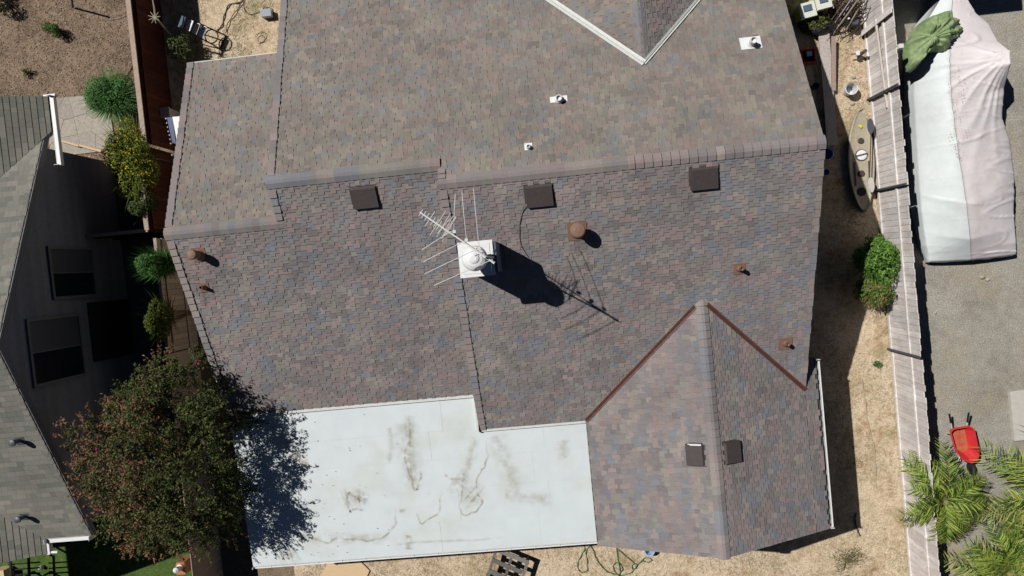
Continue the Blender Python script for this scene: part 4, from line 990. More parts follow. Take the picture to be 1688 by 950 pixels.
# ------------------------------------------------------------------ flagstone patch
pt = link('stone_path', None); pt['kind'] = 'structure'; ORG[pt.name] = Vector((0, 0, 0))
cen = W(138, 205, 0); rng = random.Random(12)
sites = [(-.55, .45), (-.05, .55), (.45, .42), (-.5, -.05), (.02, .02), (.55, -.1), (-.45, -.6), (.1, -.55), (.6, -.6), (-.85, .1), (-.9, .7)]
for i, (a, b) in enumerate(sites):
    poly = [(-1.15 + cen.x, -.9 + cen.y), (.95 + cen.x, -.9 + cen.y), (.9 + cen.x, .55 + cen.y), (.2 + cen.x, .85 + cen.y), (-1.15 + cen.x, .9 + cen.y)]
    for j, (c2, d2) in enumerate(sites):
        if i == j: continue
        mx, my = cen.x + (a + c2) / 2, cen.y + (b + d2) / 2; nx, ny = c2 - a, d2 - b; l = math.hypot(nx, ny); nx, ny = nx / l, ny / l; mx -= nx * .004; my -= ny * .004
        A_ = (mx - ny * 9 * -1, my + nx * 9 * -1); B_2 = (mx - ny * 9, my + nx * 9)
        big = [A_, B_2, (B_2[0] - nx * 20, B_2[1] - ny * 20), (A_[0] - nx * 20, A_[1] - ny * 20)]
        if sum(big[k][0] * big[(k + 1) % 4][1] - big[(k + 1) % 4][0] * big[k][1] for k in range(4)) < 0: big.reverse()
        poly = clip(poly, big)
        if len(poly) < 3: break
    if len(poly) >= 3:
        mb = MB(); mb.prism(poly, 0.0, .035 + rng.uniform(0, .012)); part('flagstone', mb, M_stone, pt)

# ------------------------------------------------------------------ things on the left
T = thing('wooden_edging', 'pale timber garden edging along the lower side of the flagstones', 'edging', W(130, 240, 0))
for a, b in (((100, 232), (131, 241)), ((132, 240), (168, 250))):
    mb = MB(); mb.bar(W(*a, .09), W(*b, .09), .06, .12); part('timber', mb, M_ply, T)
# step ladder lying against the dry grass
ld = thing('step_ladder', 'black step ladder with bright white treads standing in the dry grass', 'ladder', W(335, 52, 0))
q0, q1 = W(302, 37, 1.05), W(368, 70, .05); ax = (q1 - q0); axn = ax.normalized(); side = axn.cross(Vector((0, 0, 1))).normalized() * .19
for sg in (-1, 1):
    mb = MB(); mb.bar(q0 + side * sg * .85, q1 + side * sg * 1.15, .035, .06); part('side_rail', mb, M_black, ld)
for k, t in enumerate((.17, .33, .49)):
    mb = MB(); p = q0.lerp(q1, t); wd = side * (.82 + .3 * t)
    mb.bar(p - wd * .96 + Vector((0, 0, .05)), p + wd * .96 + Vector((0, 0, .05)), .15, .025, up=(0, 0, 1)); part('tread', mb, M_white, ld)
mb = MB(); p = q0 + Vector((-.02, 0, .03)); mb.bar(p - side * .9, p + side * .9, .12, .05); part('top_cap', mb, M_bluegrey, ld)
mb = MB(); cc = q0.lerp(q1, .72); mb.tube([cc + Vector((.2 * math.cos(t), .2 * math.sin(t), .05)) for t in [k * .3927 for k in range(17)]], .018, 6, caps=False); part('hoop', mb, M_black, ld)
for sg in (-1, 1):
    mb = MB(); e = W(345 + sg * 4, 60 + sg * 12, 0) ; mb.bar(q0 + side * sg * .7, Vector((q0.x - .15, q0.y - .1 + side.y * sg, 0.02)), .025, .03); part('rear_leg', mb, M_black, ld)
mb = MB(); mb.bar(q1 - side * 1.1, q1 + side * 1.1, .03, .04); part('foot_bar', mb, M_black, ld)
def hose(name, label, pts, r, m, z=.03, cat='hose'):
    mb = MB(); P = [W(x, y, z) for x, y in pts]; P = smooth_pts(P, 5)
    P = [Vector((p.x, p.y, z + .02 * math.sin(i * 1.3))) for i, p in enumerate(P)]; return single(name, mb.tube(P, r, 6), m, label, cat, tuple(P[0]))
hose('garden_hose', 'brown hose looping down from the top edge to the step ladder', [(402, -5), (396, 4), (378, 8), (370, 25), (366, 42), (358, 50)], .018, M_brown_hose)
hose('garden_hose', 'thin dark hose running straight down beside the looping brown one', [(400, 2), (388, 20), (376, 38), (372, 55)], .013, M_brown_hose, .05)
hose('garden_hose', 'thin brown hose curling around towards the roof edge near the pale box', [(402, -4), (402, 14), (412, 24), (426, 20), (436, 13), (447, 14), (451, 25), (450, 36)], .010, M_brown_hose, .03)
hose('coiled_wire', 'loose coil of thin wire on the dry grass by the roof corner', [(420, 60), (428, 54), (438, 55), (438, 66), (430, 70), (424, 65), (430, 58), (436, 62), (434, 69), (426, 72)], .006, M_dark, .03, 'wire')
p = W(443, 25, .0); mb = MB(); mb.box((p.x - .16, p.y - .1, .02), (p.x + .14, p.y + .1, .2)); T = thing('storage_box', 'small pale blue grey box against the roof edge at the top', 'box', p); part('body', mb, M_concrete, T); mb = MB(); mb.box((p.x - .17, p.y - .11, .202), (p.x + .15, p.y + .11, .23)); part('lid', mb, mat('blue_grey_lid', (.34, .40, .44), .7), T)
# white table edge with blue strip and white bulbs
T = thing('tall_table', 'tall white table with dark blue cloth strip half under the roof edge', 'table', W(300, 210, 1.36) * Vector((1,1,0)) if False else Vector((W(300, 210, 1.36).x, W(300, 210, 1.36).y, 0)))
z = 1.36; a, b, c_, d_ = W(284, 193, z), W(318, 190, z), W(318, 245, z), W(294, 245, z)
mb = MB(); mb.prism([a[:2], b[:2], c_[:2], d_[:2]], z - .03, z); part('tabletop', mb, M_white, T)
a2, d2 = W(275, 194, z), W(284, 236, z); mb = MB(); mb.prism([a2[:2], (a.x - .004, a.y), (d_.x - .06, d_.y + .15), d2[:2]], z - .06, z - .005); part('cloth_strip', mb, M_blue, T)
for u in (a, b, c_, d_): mb = MB(); mb.tube([(u.x + (.05 if u in (a, d_) else -.05), u.y, 0), (u.x + (.05 if u in (a, d_) else -.05), u.y, z - .031)], .018, 6); part('leg', mb, M_steel, T)
p = W(300, 202, z); mb = MB(); mb.box((p.x - .06, p.y - .03, z + .002), (p.x + .1, p.y + .03, z + .05)); single('tool', mb, M_dark, 'small dark hand tool lying on the white table', 'tool', (p.x, p.y, z))
T = thing('string_lights', 'row of small white bulbs hanging beside the blue strip of the table', 'string lights', W(280, 215, 1.3)); mb = MB()
bl = [(274, 196), (275.5, 203), (277, 210), (278, 217), (280, 223), (281, 230), (282, 237), (284, 256)]
mb.tube([W(x, y, 1.36) for x, y in bl], .005, 5); part('wire', mb, M_black, T)
for x, y in bl: q = W(x, y, 1.33); mb = MB(); mb.lathe(q, [(.005, -.03), (.025, -.015), (.025, .01), (.01, .03)], 8); part('bulb', mb, M_white, T)
q = W(262, 187, .7); mb = MB(); mb.box((q.x - .05, q.y - .12, .0), (q.x + .32, q.y + .13, .7)); mb.box((q.x - .07, q.y - .14, .702), (q.x + .34, q.y + .15, .74)); single('side_cabinet', mb, M_greywood, 'weathered grey cabinet between the red fence and the white table', 'cabinet', (q.x, q.y, 0))
# branches in the mulch
hose('fallen_branch', 'dark bent stick on the mulch beside the red fence', [(222, 92), (219, 108), (212, 120), (208, 132)], .02, M_bark, .03, 'branch')
hose('thin_branch', 'thin forked twig lying on the mulch near the fence', [(208, 25), (198, 30), (185, 32), (176, 33)], .008, M_palebark, .03, 'branch')
mb = MB(); mb.tube([W(118, -5, .9), W(120, 12, .05)], .03, 8); single('garden_stake', mb, M_dark, 'dark upright stake in the mulch at the top edge', 'stake', W(120, 15, 0))
# bottom left: trellis, post with lantern
T = thing('metal_trellis', 'black metal grid trellis over the lawn in the bottom left corner', 'trellis', W(35, 940, 0))
for x in (17, 47):
    mb = MB(); mb.bar(W(x, 918, 1.0), W(x + 2, 965, 1.0), .06, .05); part('upright', mb, M_black, T)
for y in (930, 939, 948):
    mb = MB(); mb.bar(W(14, y + 1, .93), W(66, y - 3, .93), .035, .03); part('crossbar', mb, M_black, T)
for x, y in ((17, 920), (47, 965), (17, 965), (47, 918)):
    q = W(x, y, 1.0); mb = MB(); mb.bar((q.x, q.y, 0), (q.x, q.y, .97), .05, .05); part('leg', mb, M_black, T)
q = W(296, 938, .6); T = thing('brick_pillar', 'terracotta pillar topped by a white lantern below the crape myrtle', 'pillar', (q.x, q.y, 0))
mb = MB(); mb.box((q.x - .14, q.y - .2, 0), (q.x + .14, q.y + .18, .55)); part('pillar_shaft', mb, M_terracotta, T)
mb = MB(); mb.lathe((q.x, q.y + .04, .552), [(.10, 0), (.10, .05), (.06, .07), (.09, .2), (.09, .27), (.03, .32)], 10); part('lantern', mb, M_white, T)
q = W(64, 938, .2); mb = MB(); mb.lathe((q.x, q.y, 0), [(.05, 0), (.07, .08), (.06, .16), (.02, .2)], 10); single('garden_ornament', mb, M_concrete, 'small pale round ornament on the lawn beside the black trellis', 'ornament', (q.x, q.y, 0))
q = W(3, 945, .4); mb = MB(); mb.box((q.x - .3, q.y - .3, 0), (q.x + .08, q.y + .08, .4)); mb.box((q.x - .32, q.y - .32, .402), (q.x + .1, q.y + .1, .45)); single('planter_box', mb, M_ply, 'cream box in the extreme bottom left corner', 'box', (q.x, q.y, 0))

# ------------------------------------------------------------------ below the house
mb = MB(); z = .06; mb.prism([W(542, 925, z)[:2], W(590, 922, z)[:2], W(609, 941, z)[:2], W(600, 962, z)[:2], W(520, 965, z)[:2]], .02, z); single('plywood_sheet', mb, M_ply, 'pale cut plywood sheet on the dry grass under the white roof edge', 'plywood', W(565, 940, 0))
M_dpal = mat('dark_pallet_wood', (.16, .15, .14), .9, var=.25, scale=6, orand=.3)
T = thing('wooden_pallet', 'dark grey slatted pallet leaning out from under the white flat roof', 'pallet', W(832, 935, 0)); z = .5
e0, e1, e2 = W(816, 905, z), W(798, 965, z), W(872, 928, z); u = (e2 - e0); v = (e1 - e0)
for k, t in enumerate((.0, .3, .6, .9)):
    mb = MB(); a = e0 + v * t; mb.bar(a, a + u * (.98 if k != 1 else .9), .13, .03); part('slat', mb, M_dpal, T)
for t in (.04, .5, .96):
    mb = MB(); a = e0 + u * t - Vector((0, 0, .075)); mb.bar(a, a + v * .95, .08, .1); part('stringer', mb, M_dpal, T)
for t, s_ in ((0, 0), (1, 0), (0, .9), (1, .9)):
    mb = MB(); a = e0 + u * (.04 + .92 * t) + v * (s_ * .95 + .03); mb.bar((a.x, a.y, 0), (a.x, a.y, z - .13), .08, .08); part('block', mb, M_dark, T)
hose('garden_hose', 'green hose loop hanging out under the corner of the white flat roof', [(962, 898), (964, 905), (958, 916), (952, 930), (954, 940), (960, 944), (968, 940), (968, 925), (966, 910), (972, 900)], .013, M_green_hose)
hose('garden_hose', 'long green hose running from the house corner to the tangle', [(972, 898), (978, 908), (982, 920), (990, 932), (1000, 942), (1010, 946), (1020, 948)], .013, M_green_hose, .05)
hose('garden_hose', 'tangled green hose curling beside the gable corner', [(1016, 904), (1020, 930), (1022, 950), (1012, 940), (1012, 930), (1020, 928), (1026, 938), (1020, 950), (1040, 944), (1050, 932), (1044, 930), (1042, 938), (1048, 936), (1060, 922), (1070, 920), (1074, 925), (1066, 927), (1058, 924)], .012, M_green_hose, .04)
hose('garden_hose', 'straight piece of green hose slanting right from the gable eave', [(1016, 904), (1030, 916), (1046, 930), (1048, 938)], .011, M_green_hose, .07)
q = W(1071, 912, .3); T = thing('plastic_tub', 'light blue plastic tub peeking out under the gable eave', 'tub', (q.x, q.y, 0)); mb = MB(); mb.lathe((q.x, q.y + .06, 0), [(.11, 0), (.15, .28), (.16, .3), (.13, .3), (.10, .05)], 16); part('tub_body', mb, M_bluebucket, T)

# ------------------------------------------------------------------ right side yard
# kayak
K0, K1 = W(1416, 181, .3), W(1423, 350, .3); kc = (K0 + K1) / 2; kd = (K1 - K0); KL = kd.length; kd.normalize(); ks = Vector((-kd.y, kd.x, 0))
K0.x += .05; K1.x += .05; kc.x += .05
kay = thing('kayak', 'tan sit on top kayak lying along the pale fence', 'kayak', (kc.x, kc.y, 0))
def KP(t, s_, z): return K0 + kd * (t * KL) + ks * s_ + Vector((0, 0, z - .38))
mb = MB(); prof = []
nst = 22; half = .37
sec = []
for i in range(nst + 1):
    t = i / nst; w = half * (math.sin(math.pi * min(1, max(0, t))) ** .62) + .012; zt = .30 + .10 * (2 * t - 1) ** 4; bow = .06 * (2 * t - 1) ** 2
    sec.append([KP(t, w * a_, z_ * 1.0 + (bow if j_ < 3 else 0)) for j_, (a_, z_) in enumerate([(0, .02), (.55, .04), (.9, .14), (1.0, zt - .03), (.93, zt), (.80, zt - .02), (.45, zt - .035), (0, zt - .02), (-.45, zt - .035), (-.80, zt - .02), (-.93, zt), (-1.0, zt - .03), (-.9, .14), (-.55, .04)])])
ns = len(sec[0]); vs = [p for s_ in sec for p in s_]
mb.add(vs, [(i * ns + j, i * ns + (j + 1) % ns, (i + 1) * ns + (j + 1) % ns, (i + 1) * ns + j)[::-1] for i in range(nst) for j in range(ns)] + [tuple(range(ns)), tuple(range((nst + 1) * ns - 1, nst * ns - 1, -1))])
part('hull', mb, M_kayak, kay, smooth=True)
for t, s_, r in ((.30, .0, .085), (.62, -.02, .09)):
    q = KP(t, s_, .275); mb = MB(); mb.lathe(q, [(r, 0), (r, .035), (r * .8, .045), (r * .2, .047)], 18); part('hatch', mb, M_kdark, kay)
q = KP(.44, 0, .275); mb = MB(); mb.lathe(q, [(.17, 0), (.17, .02)], 24); part('hatch_rim', mb, M_kdark, kay)
mb = MB(); mb.lathe(q + Vector((0, 0, .021)), [(.145, 0), (.145, .025), (.11, .035), (.02, .036)], 24); lid = part('hatch_lid', mb, M_white, kay)
mb = MB(); mb.bar(q + Vector((-.16, -.02, .063)), q + Vector((.16, .03, .063)), .04, .012); part('strap', mb, M_kdark, lid)
q = KP(.80, -.03, .285); mb = MB(); mb.lathe(q, [(.13, 0), (.13, .012), (.10, .018)], 20); part('seat_well', mb, M_black, kay)
for s_ in (.2, -.2):
    mb = MB(); mb.bar(KP(.50, s_, .30), KP(.74, s_ * .95, .30), .03, .02); part('side_strap', mb, M_kdark, kay)
mb = MB(); mb.bar(KP(.15, -.05, .335), KP(.17, .03, .335), .07, .008); part('sticker', mb, mat('yellow_sticker', (.7, .65, .06), .6), kay)
for t in (.01, .985):
    mb = MB(); mb.tube([KP(t, -.05, .40), KP(t - .012, 0, .45), KP(t, .05, .40)], .012, 6); part('grab_handle', mb, M_kayak, kay)
pd = thing('paddle', 'double bladed paddle with grey and white blades lying on the kayak', 'paddle', W(1435, 255, .42))
a, b = W(1436, 212, .44), W(1433, 310, .44)
mb = MB(); mb.tube([a, b], .016, 8); part('shaft', mb, M_kdark, pd)
for e, m_, dr in ((W(1435, 208, .45), M_steel, 1), (W(1436, 305, .45), M_concrete, -1)):
    mb = MB(); pl = [(.09 * math.cos(t), .22 * math.sin(t)) for t in [k * .3927 for k in range(16)]]; mb.prism([(e.x + x, e.y + y) for x, y in pl], e.z - .012, e.z + .012); part('blade', mb, m_, pd)
def bucket(name, label, px, py, r, h, m, fill=None, cat='bucket', handle=True):
    q = W(px, py, h); T = thing(name, label, cat, (q.x, q.y, 0)); mb = MB(); mb.lathe((q.x, q.y, 0), [(r * .8, 0.005), (r * .97, h - .03), (r * 1.05, h - .03), (r * 1.05, h), (r * .93, h), (r * .78, .03)], 22); part('bucket_body', mb, m, T)
    if fill: mb = MB(); mb.lathe((q.x, q.y, 0), [(r * .88, h * .55), (r * .88, h * .58)], 22); part('contents', mb, fill, T)
    if handle: mb = MB(); mb.tube([(q.x + r * 1.05 * math.cos(t), q.y + r * 1.05 * math.sin(t), h - .01 + .02 * math.sin(t)) for t in [math.pi * k / 8 for k in range(9)]], .006, 5); part('handle', mb, M_steel, T)
bucket('bucket', 'white plastic bucket standing in the sun on bare dirt', 1404, 146, .17, .36, M_white)
bucket('bucket', 'pale blue bucket in the house shade left of the kayak', 1364, 254, .17, .36, M_bluebucket)
bucket('small_bucket', 'smaller bluish pot below the pale blue bucket in the house shade', 1362, 284, .10, .2, M_bluebucket, handle=False)
bucket('paint_can', 'small grey can in the house shade near the white bucket', 1345, 142, .10, .2, M_steel, cat='can')
bucket('plant_pot', 'tiny pale pot in the deep shade between bucket and roof edge', 1365, 192, .07, .14, M_concrete, cat='pot', handle=False)
T = thing('plastic_crate', 'red plastic crate in the house shade near the grey plank', 'crate', W(1333, 92, 0)); q = W(1333, 92, .3)
for a, b in (((-.2, -.2), (.2, -.17)), ((-.2, .17), (.2, .2)), ((-.2, -.169), (-.17, .169)), ((.17, -.169), (.2, .169))):
    mb = MB(); mb.box((q.x + a[0], q.y + a[1], .01), (q.x + b[0], q.y + b[1], .3)); part('side_panel', mb, M_redplastic, T)
mb = MB(); mb.box((q.x - .169, q.y - .169, .01), (q.x + .169, q.y + .169, .04)); part('base', mb, M_redplastic, T)
q2 = q; mb = MB(); mb.box((q2.x - .03, q2.y + .0, .045), (q2.x + .12, q2.y + .14, .26)); single('carton', mb, M_bluebucket, 'small pale carton standing inside the red crate', 'carton', (q2.x, q2.y, .04))
def bin_(label, px, py, w, l, h):
    q = W(px, py, h); T = thing('storage_bin', label, 'storage bin', (q.x, q.y, 0)); M = Matrix.Translation((q.x, q.y, 0)) @ Matrix.Rotation(.15, 4, 'Z')
    mb = MB(); mb.box((-w / 2, -l / 2, h), (w / 2, l / 2, .01), M=M, taper=.04); mb.f = [f[::-1] for f in mb.f]; part('bin_body', mb, M_lime, T)
    mb = MB(); mb.box((-w / 2 - .02, -l / 2 - .02, h + .002), (w / 2 + .02, l / 2 + .02, h + .04), M=M, taper=.01); l_ = part('lid', mb, M_clear, T)
    mb = MB(); mb.box((-w * .28, -l * .1, h + .042), (w * .28, l * .33, h + .07), M=M); part('lid_contents', mb, M_bluegrey, l_)
bin_('lime green storage bin with pale lid at the top edge nearer the house', 1331, 17, .42, .40, .6); bin_('lime green storage bin with bright lid cut by the top edge', 1357, 3, .40, .38, .65)
rngj = random.Random(4)
q = W(1345, 38, .3); mb = MB()
leaves(mb, (q.x, q.y, .2), (.45, .3, .3), 900, .05, [(.12, .14, .03), (.17, .18, .04), (.05, .06, .02)], rngj); T = thing('weedy_plant', 'yellow green weeds growing under the lime bins', 'plant', (q.x, q.y, 0)); part('foliage', mb, M_leaf, T)
T = thing('black_bag', 'black lumpy rubbish bag on the ground near the lime bins', 'bag', W(1352, 48, 0)); q = W(1355, 47, .2); mb = MB()
vs = []; n1, n2 = 14, 8
for i in range(n2 + 1):
    ph = math.pi * i / n2
    for j in range(n1):
        t = 2 * math.pi * j / n1; d3 = Vector((math.sin(ph) * math.cos(t) * .42, math.sin(ph) * math.sin(t) * .2, math.cos(ph) * .2)); d3 *= 1 + .35 * noise.noise(d3 * 5); vs.append((q.x + d3.x, q.y + d3.y, .2 + d3.z))
mb.add(vs, [(i * n1 + j, (i + 1) * n1 + j, (i + 1) * n1 + (j + 1) % n1, i * n1 + (j + 1) % n1) for i in range(n2) for j in range(n1)]); part('bag_body', mb, M_black, T, smooth=True)
mb = MB(); mb.tube([(q.x, q.y, .37), (q.x + .03, q.y, .46)], [.03, .05], 7); part('tied_neck', mb, M_black, T)
# planks
T = thing('timber_plank', 'wide grey plank lying from the lime bins down into the house shade', 'plank', W(1368, 120, 0)); mb = MB(); mb.bar(W(1357, 46, .17), W(1372, 240, .10), .30, .05); part('plank_board', mb, M_greywood, T)
T = thing('timber_plank', 'narrow brownish plank leaning beside the wide grey one', 'plank', W(1382, 100, 0)); mb = MB(); mb.bar(W(1374, 60, .30), W(1374, 150, .16), .12, .05); part('plank_board', mb, mat('brownish_plank', (.36, .27, .235), .9, var=.2, scale=7), T)
# long sticks
sticks = [((1418, -6), (1372, 58), 'pale long stick, rightmost to reach the planks', 0), ((1428, -8), (1388, 62), 'pale stick ending on the dirt beside the tap', 1), ((1408, -8), (1368, 50), 'brown stick among the pile near the lime bins', 2), ((1400, -6), (1362, 44), 'thin dark stick, leftmost of the pile', 3), ((1412, -10), (1378, 45), 'weathered stick in the middle of the pile', 4)]
for (a, b, l, k) in sticks:
    mb = MB(); A_, B_ = W(*a, 1.1 - .1 * k), W(*b, .05); mb.tube(branch_path(A_, B_, rngj, 4, .006), [.022 - .002 * k] * 5, 7); single('wooden_stick', mb, [M_palebark, M_palebark, M_greywood, M_bark, M_greywood][k], l, 'stick', tuple(B_), 'sticks piled at the top of the side yard')
T = thing('brush_pile', 'dark heap of brush and twigs at the top of the side yard', 'brush pile', W(1385, 20, 0)); q = W(1388, 22, .2); mb = MB()
for k in range(240):
    a = Vector((q.x + rngj.gauss(0, .3), q.y + rngj.gauss(0, .32), rngj.uniform(.02, .45))); t = rngj.gauss(1.0, .5); l = rngj.uniform(.2, .6); mb.tube([a, a + Vector((math.cos(t) * l, math.sin(t) * l, rngj.uniform(-.15, .15)))], [.012, .006], 4, tint=(1, 1, 1))
part('twigs', mb, mat('dark_twigs', (.05, .035, .028), .95), T, kind='stuff')
q = W(1409, 36, .35); T = thing('black_barrel', 'black ribbed plastic barrel against the upper fence', 'barrel', (q.x, q.y, 0)); mb = MB(); mb.lathe((q.x, q.y, 0), [(.15, 0), (.17, .1), (.155, .12), (.17, .22), (.155, .24), (.17, .34), (.14, .37)], 18); part('barrel_body', mb, M_black, T)
mb = MB(); mb.lathe((q.x, q.y, .372), [(.10, 0), (.10, .02)], 16); part('lid', mb, M_steel, T)
q = W(1400, 30, .55); mb = MB(); mb.lathe((q.x, q.y, .48), [(.01, 0), (.03, .01), (.035, .04), (.02, .06)], 10); single('white_knob', mb, M_white, 'tiny white ball resting on the black barrel edge', 'ball', (q.x, q.y, .48))
q = W(1415, 88, .3); T = thing('garden_tap', 'grey standpipe tap with white box at the foot of the upper fence', 'tap', (q.x, q.y, 0)); mb = MB(); mb.tube([(q.x + .12, q.y, 0), (q.x + .12, q.y, .5)], .05, 10); part('standpipe', mb, M_steel, T)
mb = MB(); mb.box((q.x - .08, q.y - .06, .25), (q.x + .02, q.y + .06, .35)); part('valve_box', mb, M_white, T); mb = MB(); mb.tube([(q.x - .08, q.y, .3), (q.x - .2, q.y, .26)], .02, 7); part('spout', mb, M_brown, T)
# leaning plank on the upper fence
mb = MB(); mb.bar(W(1420, 56, .1), W(1470, 16, 1.86), .16, .025, up=(-1, .2, .3)); single('leaning_plank', mb, M_palewood, 'pale plank leaning diagonally across the upper board fence', 'plank', W(1420, 56, 0))
mb = MB(); mb.bar(W(1443, 32, 1.0), W(1462, 178, 1.0), .05, .05); single('wooden_pole', mb, mat('pale_pole', (.62, .55, .5), .9, var=.1), 'long pale pole fastened lengthwise on the upper fence', 'pole', W(1450, 100, 0))
mb = MB(); mb.box((XF + .02, W(1480, 78, 1.8).y - .05, 1.55), (XF + .14, W(1480, 78, 1.8).y + .06, 1.9)); single('fence_hook', mb, M_palewood, 'short board end sticking out over the top of the upper fence', 'board', (XF, W(1480, 78, 1.8).y, 1.5))
# drip line and twigs in the side yard
hose('irrigation_pipe', 'thin brown irrigation pipe running down the strip of dry grass', [(1420, 625), (1426, 660), (1431, 700), (1440, 735), (1443, 770), (1444, 805)], .018, mat('pale_pipe', (.42, .35, .24), .7), .02, 'pipe')
hose('curved_edging', 'short curved piece of pale edging lying in the dry grass', [(1411, 846), (1410, 858), (1412, 870), (1418, 884)], .022, M_dark, .03, 'edging')
c = W(1445, 605, .03); bush('small_weed', 'small green weed alone in the dry grass strip', (c.x, c.y, .06), (.2, .2, .07), 200, .025, G1, 13, lumps_=4)
c = W(1397, 925, .03); bush('low_weed', 'patch of low green weeds at the bottom of the dry grass strip', (c.x, c.y, .05), (.6, .5, .06), 1100, .022, [(.12, .15, .05), (.16, .18, .07), (.2, .2, .1)], 14, lumps_=14)

# ------------------------------------------------------------------ tarp covered load
def resample(pts, n):
    P = [Vector(p) for p in pts]; ds = [0]
    for i in range(len(P) - 1): ds.append(ds[-1] + (P[i + 1] - P[i]).length)
    out = []
    for k in range(n):
        d = ds[-1] * k / (n - 1); i = 0
        while i < len(P) - 2 and ds[i + 1] < d: i += 1
        t = (d - ds[i]) / max(1e-6, ds[i + 1] - ds[i]); out.append(P[i].lerp(P[i + 1], t))
    return out
Lp = [(1558, -14, .9), (1530, 30, .9), (1508, 72, .7), (1493, 112, .6), (1492, 160, .6), (1497, 230, .6), (1500, 290, .65), (1506, 350, .65), (1514, 405, .5), (1521, 431, .35)]
Mp = [(1572, -16, 1.0), (1566, 40, 1.25), (1565, 100, 1.45), (1569, 180, 1.5), (1578, 240, 1.5), (1586, 290, 1.45), (1593, 340, 1.35), (1599, 395, 1.0), (1601, 428, .45)]
Rp = [(1590, -8, 1.0), (1608, 22, 1.0), (1630, 40, 1.05), (1645, 68, 1.15), (1665, 84, 1.75), (1666, 105, 1.75), (1655, 145, 1.1), (1652, 195, 1.0), (1664, 230, .95), (1672, 285, .9), (1671, 350, .8), (1675, 400, .6), (1675, 419, .35)]
NB, NA = 210, 44
Lp = [(x + 11, y, z) if y > 100 else (x, y, z) for x, y, z in Lp]
Lr, Mr, Rr = [resample([W(*p) for p in q], NB) for q in (Lp, Mp, Rp)]
bumpP = W(1662, 92, 1.75)
tarpT = thing('tarp_covered_load', 'low load fully covered by a white and pale pink tarpaulin beside the fence', 'tarp', (11.2, 2.2, 0))
def tarp_pt(i, a):
    """a in 0..2: left edge, seam, right edge"""
    p = Lr[i].lerp(Mr[i], a) if a <= 1 else Mr[i].lerp(Rr[i], a - 1)
    u = a if a <= 1 else 2 - a
    z = (Lr[i].z if a <= 1 else Rr[i].z) + (Mr[i].z - (Lr[i].z if a <= 1 else Rr[i].z)) * math.sin(u * math.pi / 2) ** .8
    q = Vector((p.x, p.y, z))
    d = q - bumpP; d.z = 0; r = d.length; ang = math.atan2(d.y, d.x)
    fo = min(1, r / .3) * math.exp(-r / 1.7)
    for k, (a0_, am, wd) in enumerate(((2.55, .075, .045), (2.95, .045, .05), (3.2, .06, .04), (-2.95, .05, .04), (-2.72, .07, .035), (-2.4, .045, .05), (-2.1, .06, .06), (-1.85, .05, .05), (-1.62, .05, .05))):
        dv_ = (ang - a0_ - .06 * math.sin(r * 1.6 + k)); dv_ = (dv_ + math.pi) % (2 * math.pi) - math.pi
        q.z += am * fo * math.exp(-(dv_ / wd) ** 2)
    n1_ = noise.noise(Vector((q.x * .30 + q.y * .15, q.y * 1.7, 7))); n2_ = noise.noise(Vector((q.x * .5 - q.y * .2, q.y * 2.4, 17)))
    q.z += .040 * max(0, 1 - abs(n1_) * 18) * min(1, max(0, noise.noise(q * .7) + .45)) + .028 * max(0, 1 - abs(n2_) * 16) * min(1, max(0, noise.noise(q * .9 + Vector((9, 0, 0))) + .4))
    q.z += .008 * noise.noise(Vector((q.x * 2.5, q.y * 3.5, 4))) + .04 * noise.noise(Vector((q.x * .8, q.y * .9, 9)))
    return q
for nm, a0, a1, m_ in (('white_sheet', 0, 1, M_tarp_w), ('pink_sheet', 1, 2, M_tarp_p)):
    mb = MB(); na = NA; vs = []
    for i in range(NB):
        row = [tarp_pt(i, a0 + (a1 - a0) * j / na) for j in range(na + 1)]
        if nm == 'white_sheet':
            e = row[0]; row = [Vector((e.x + .03, e.y, .05)), Vector((e.x - .0, e.y, e.z * .55)), e + Vector((.02, 0, .01))] + row[1:]
        else:
            for r_ in row[:1]: r_.z += .012
            e = row[-1]; row = row[:-1] + [e, Vector((e.x + .03 + .03 * noise.noise(Vector((e.y * 4, 0, 1))), e.y, e.z * .6)), Vector((e.x - .02 + .05 * noise.noise(Vector((e.y * 5, 0, 2))), e.y, .06))]
        vs.append(row)
    # lower hem row
    last = vs[-1]; vs.append([Vector((p.x, p.y - .05 - .03 * noise.noise(p * 3), p.z * .5)) for p in last]); vs.append([Vector((p.x, p.y - .03 - .05 * noise.noise(p * 4), .12)) for p in last])
    w_ = len(vs[0]); mb.add([p for r_ in vs for p in r_], [(i * w_ + j, (i + 1) * w_ + j, (i + 1) * w_ + j + 1, i * w_ + j + 1) for i in range(len(vs) - 1) for j in range(w_ - 1)])
    part(nm, mb, m_, tarpT, smooth=True)
rngt = random.Random(8); mb = MB()
for _ in range(110):
    x = rngt.gauss(1580, 9); y = rngt.uniform(110, 260)
    q = W(x, y, 1.62); t = rngt.uniform(0, 3.14); l = rngt.uniform(.01, .035); dx, dy = math.cos(t) * l, math.sin(t) * l
    mb.face([(q.x - dx, q.y - dy, q.z), (q.x + dy * .25, q.y - dx * .25, q.z), (q.x + dx, q.y + dy, q.z + .01), (q.x - dy * .25, q.y + dx * .25, q.z)], 0)
part('leaf_litter', mb, mat('dry_leaf_litter', (.42, .22, .13), .9), tarpT, kind='stuff')
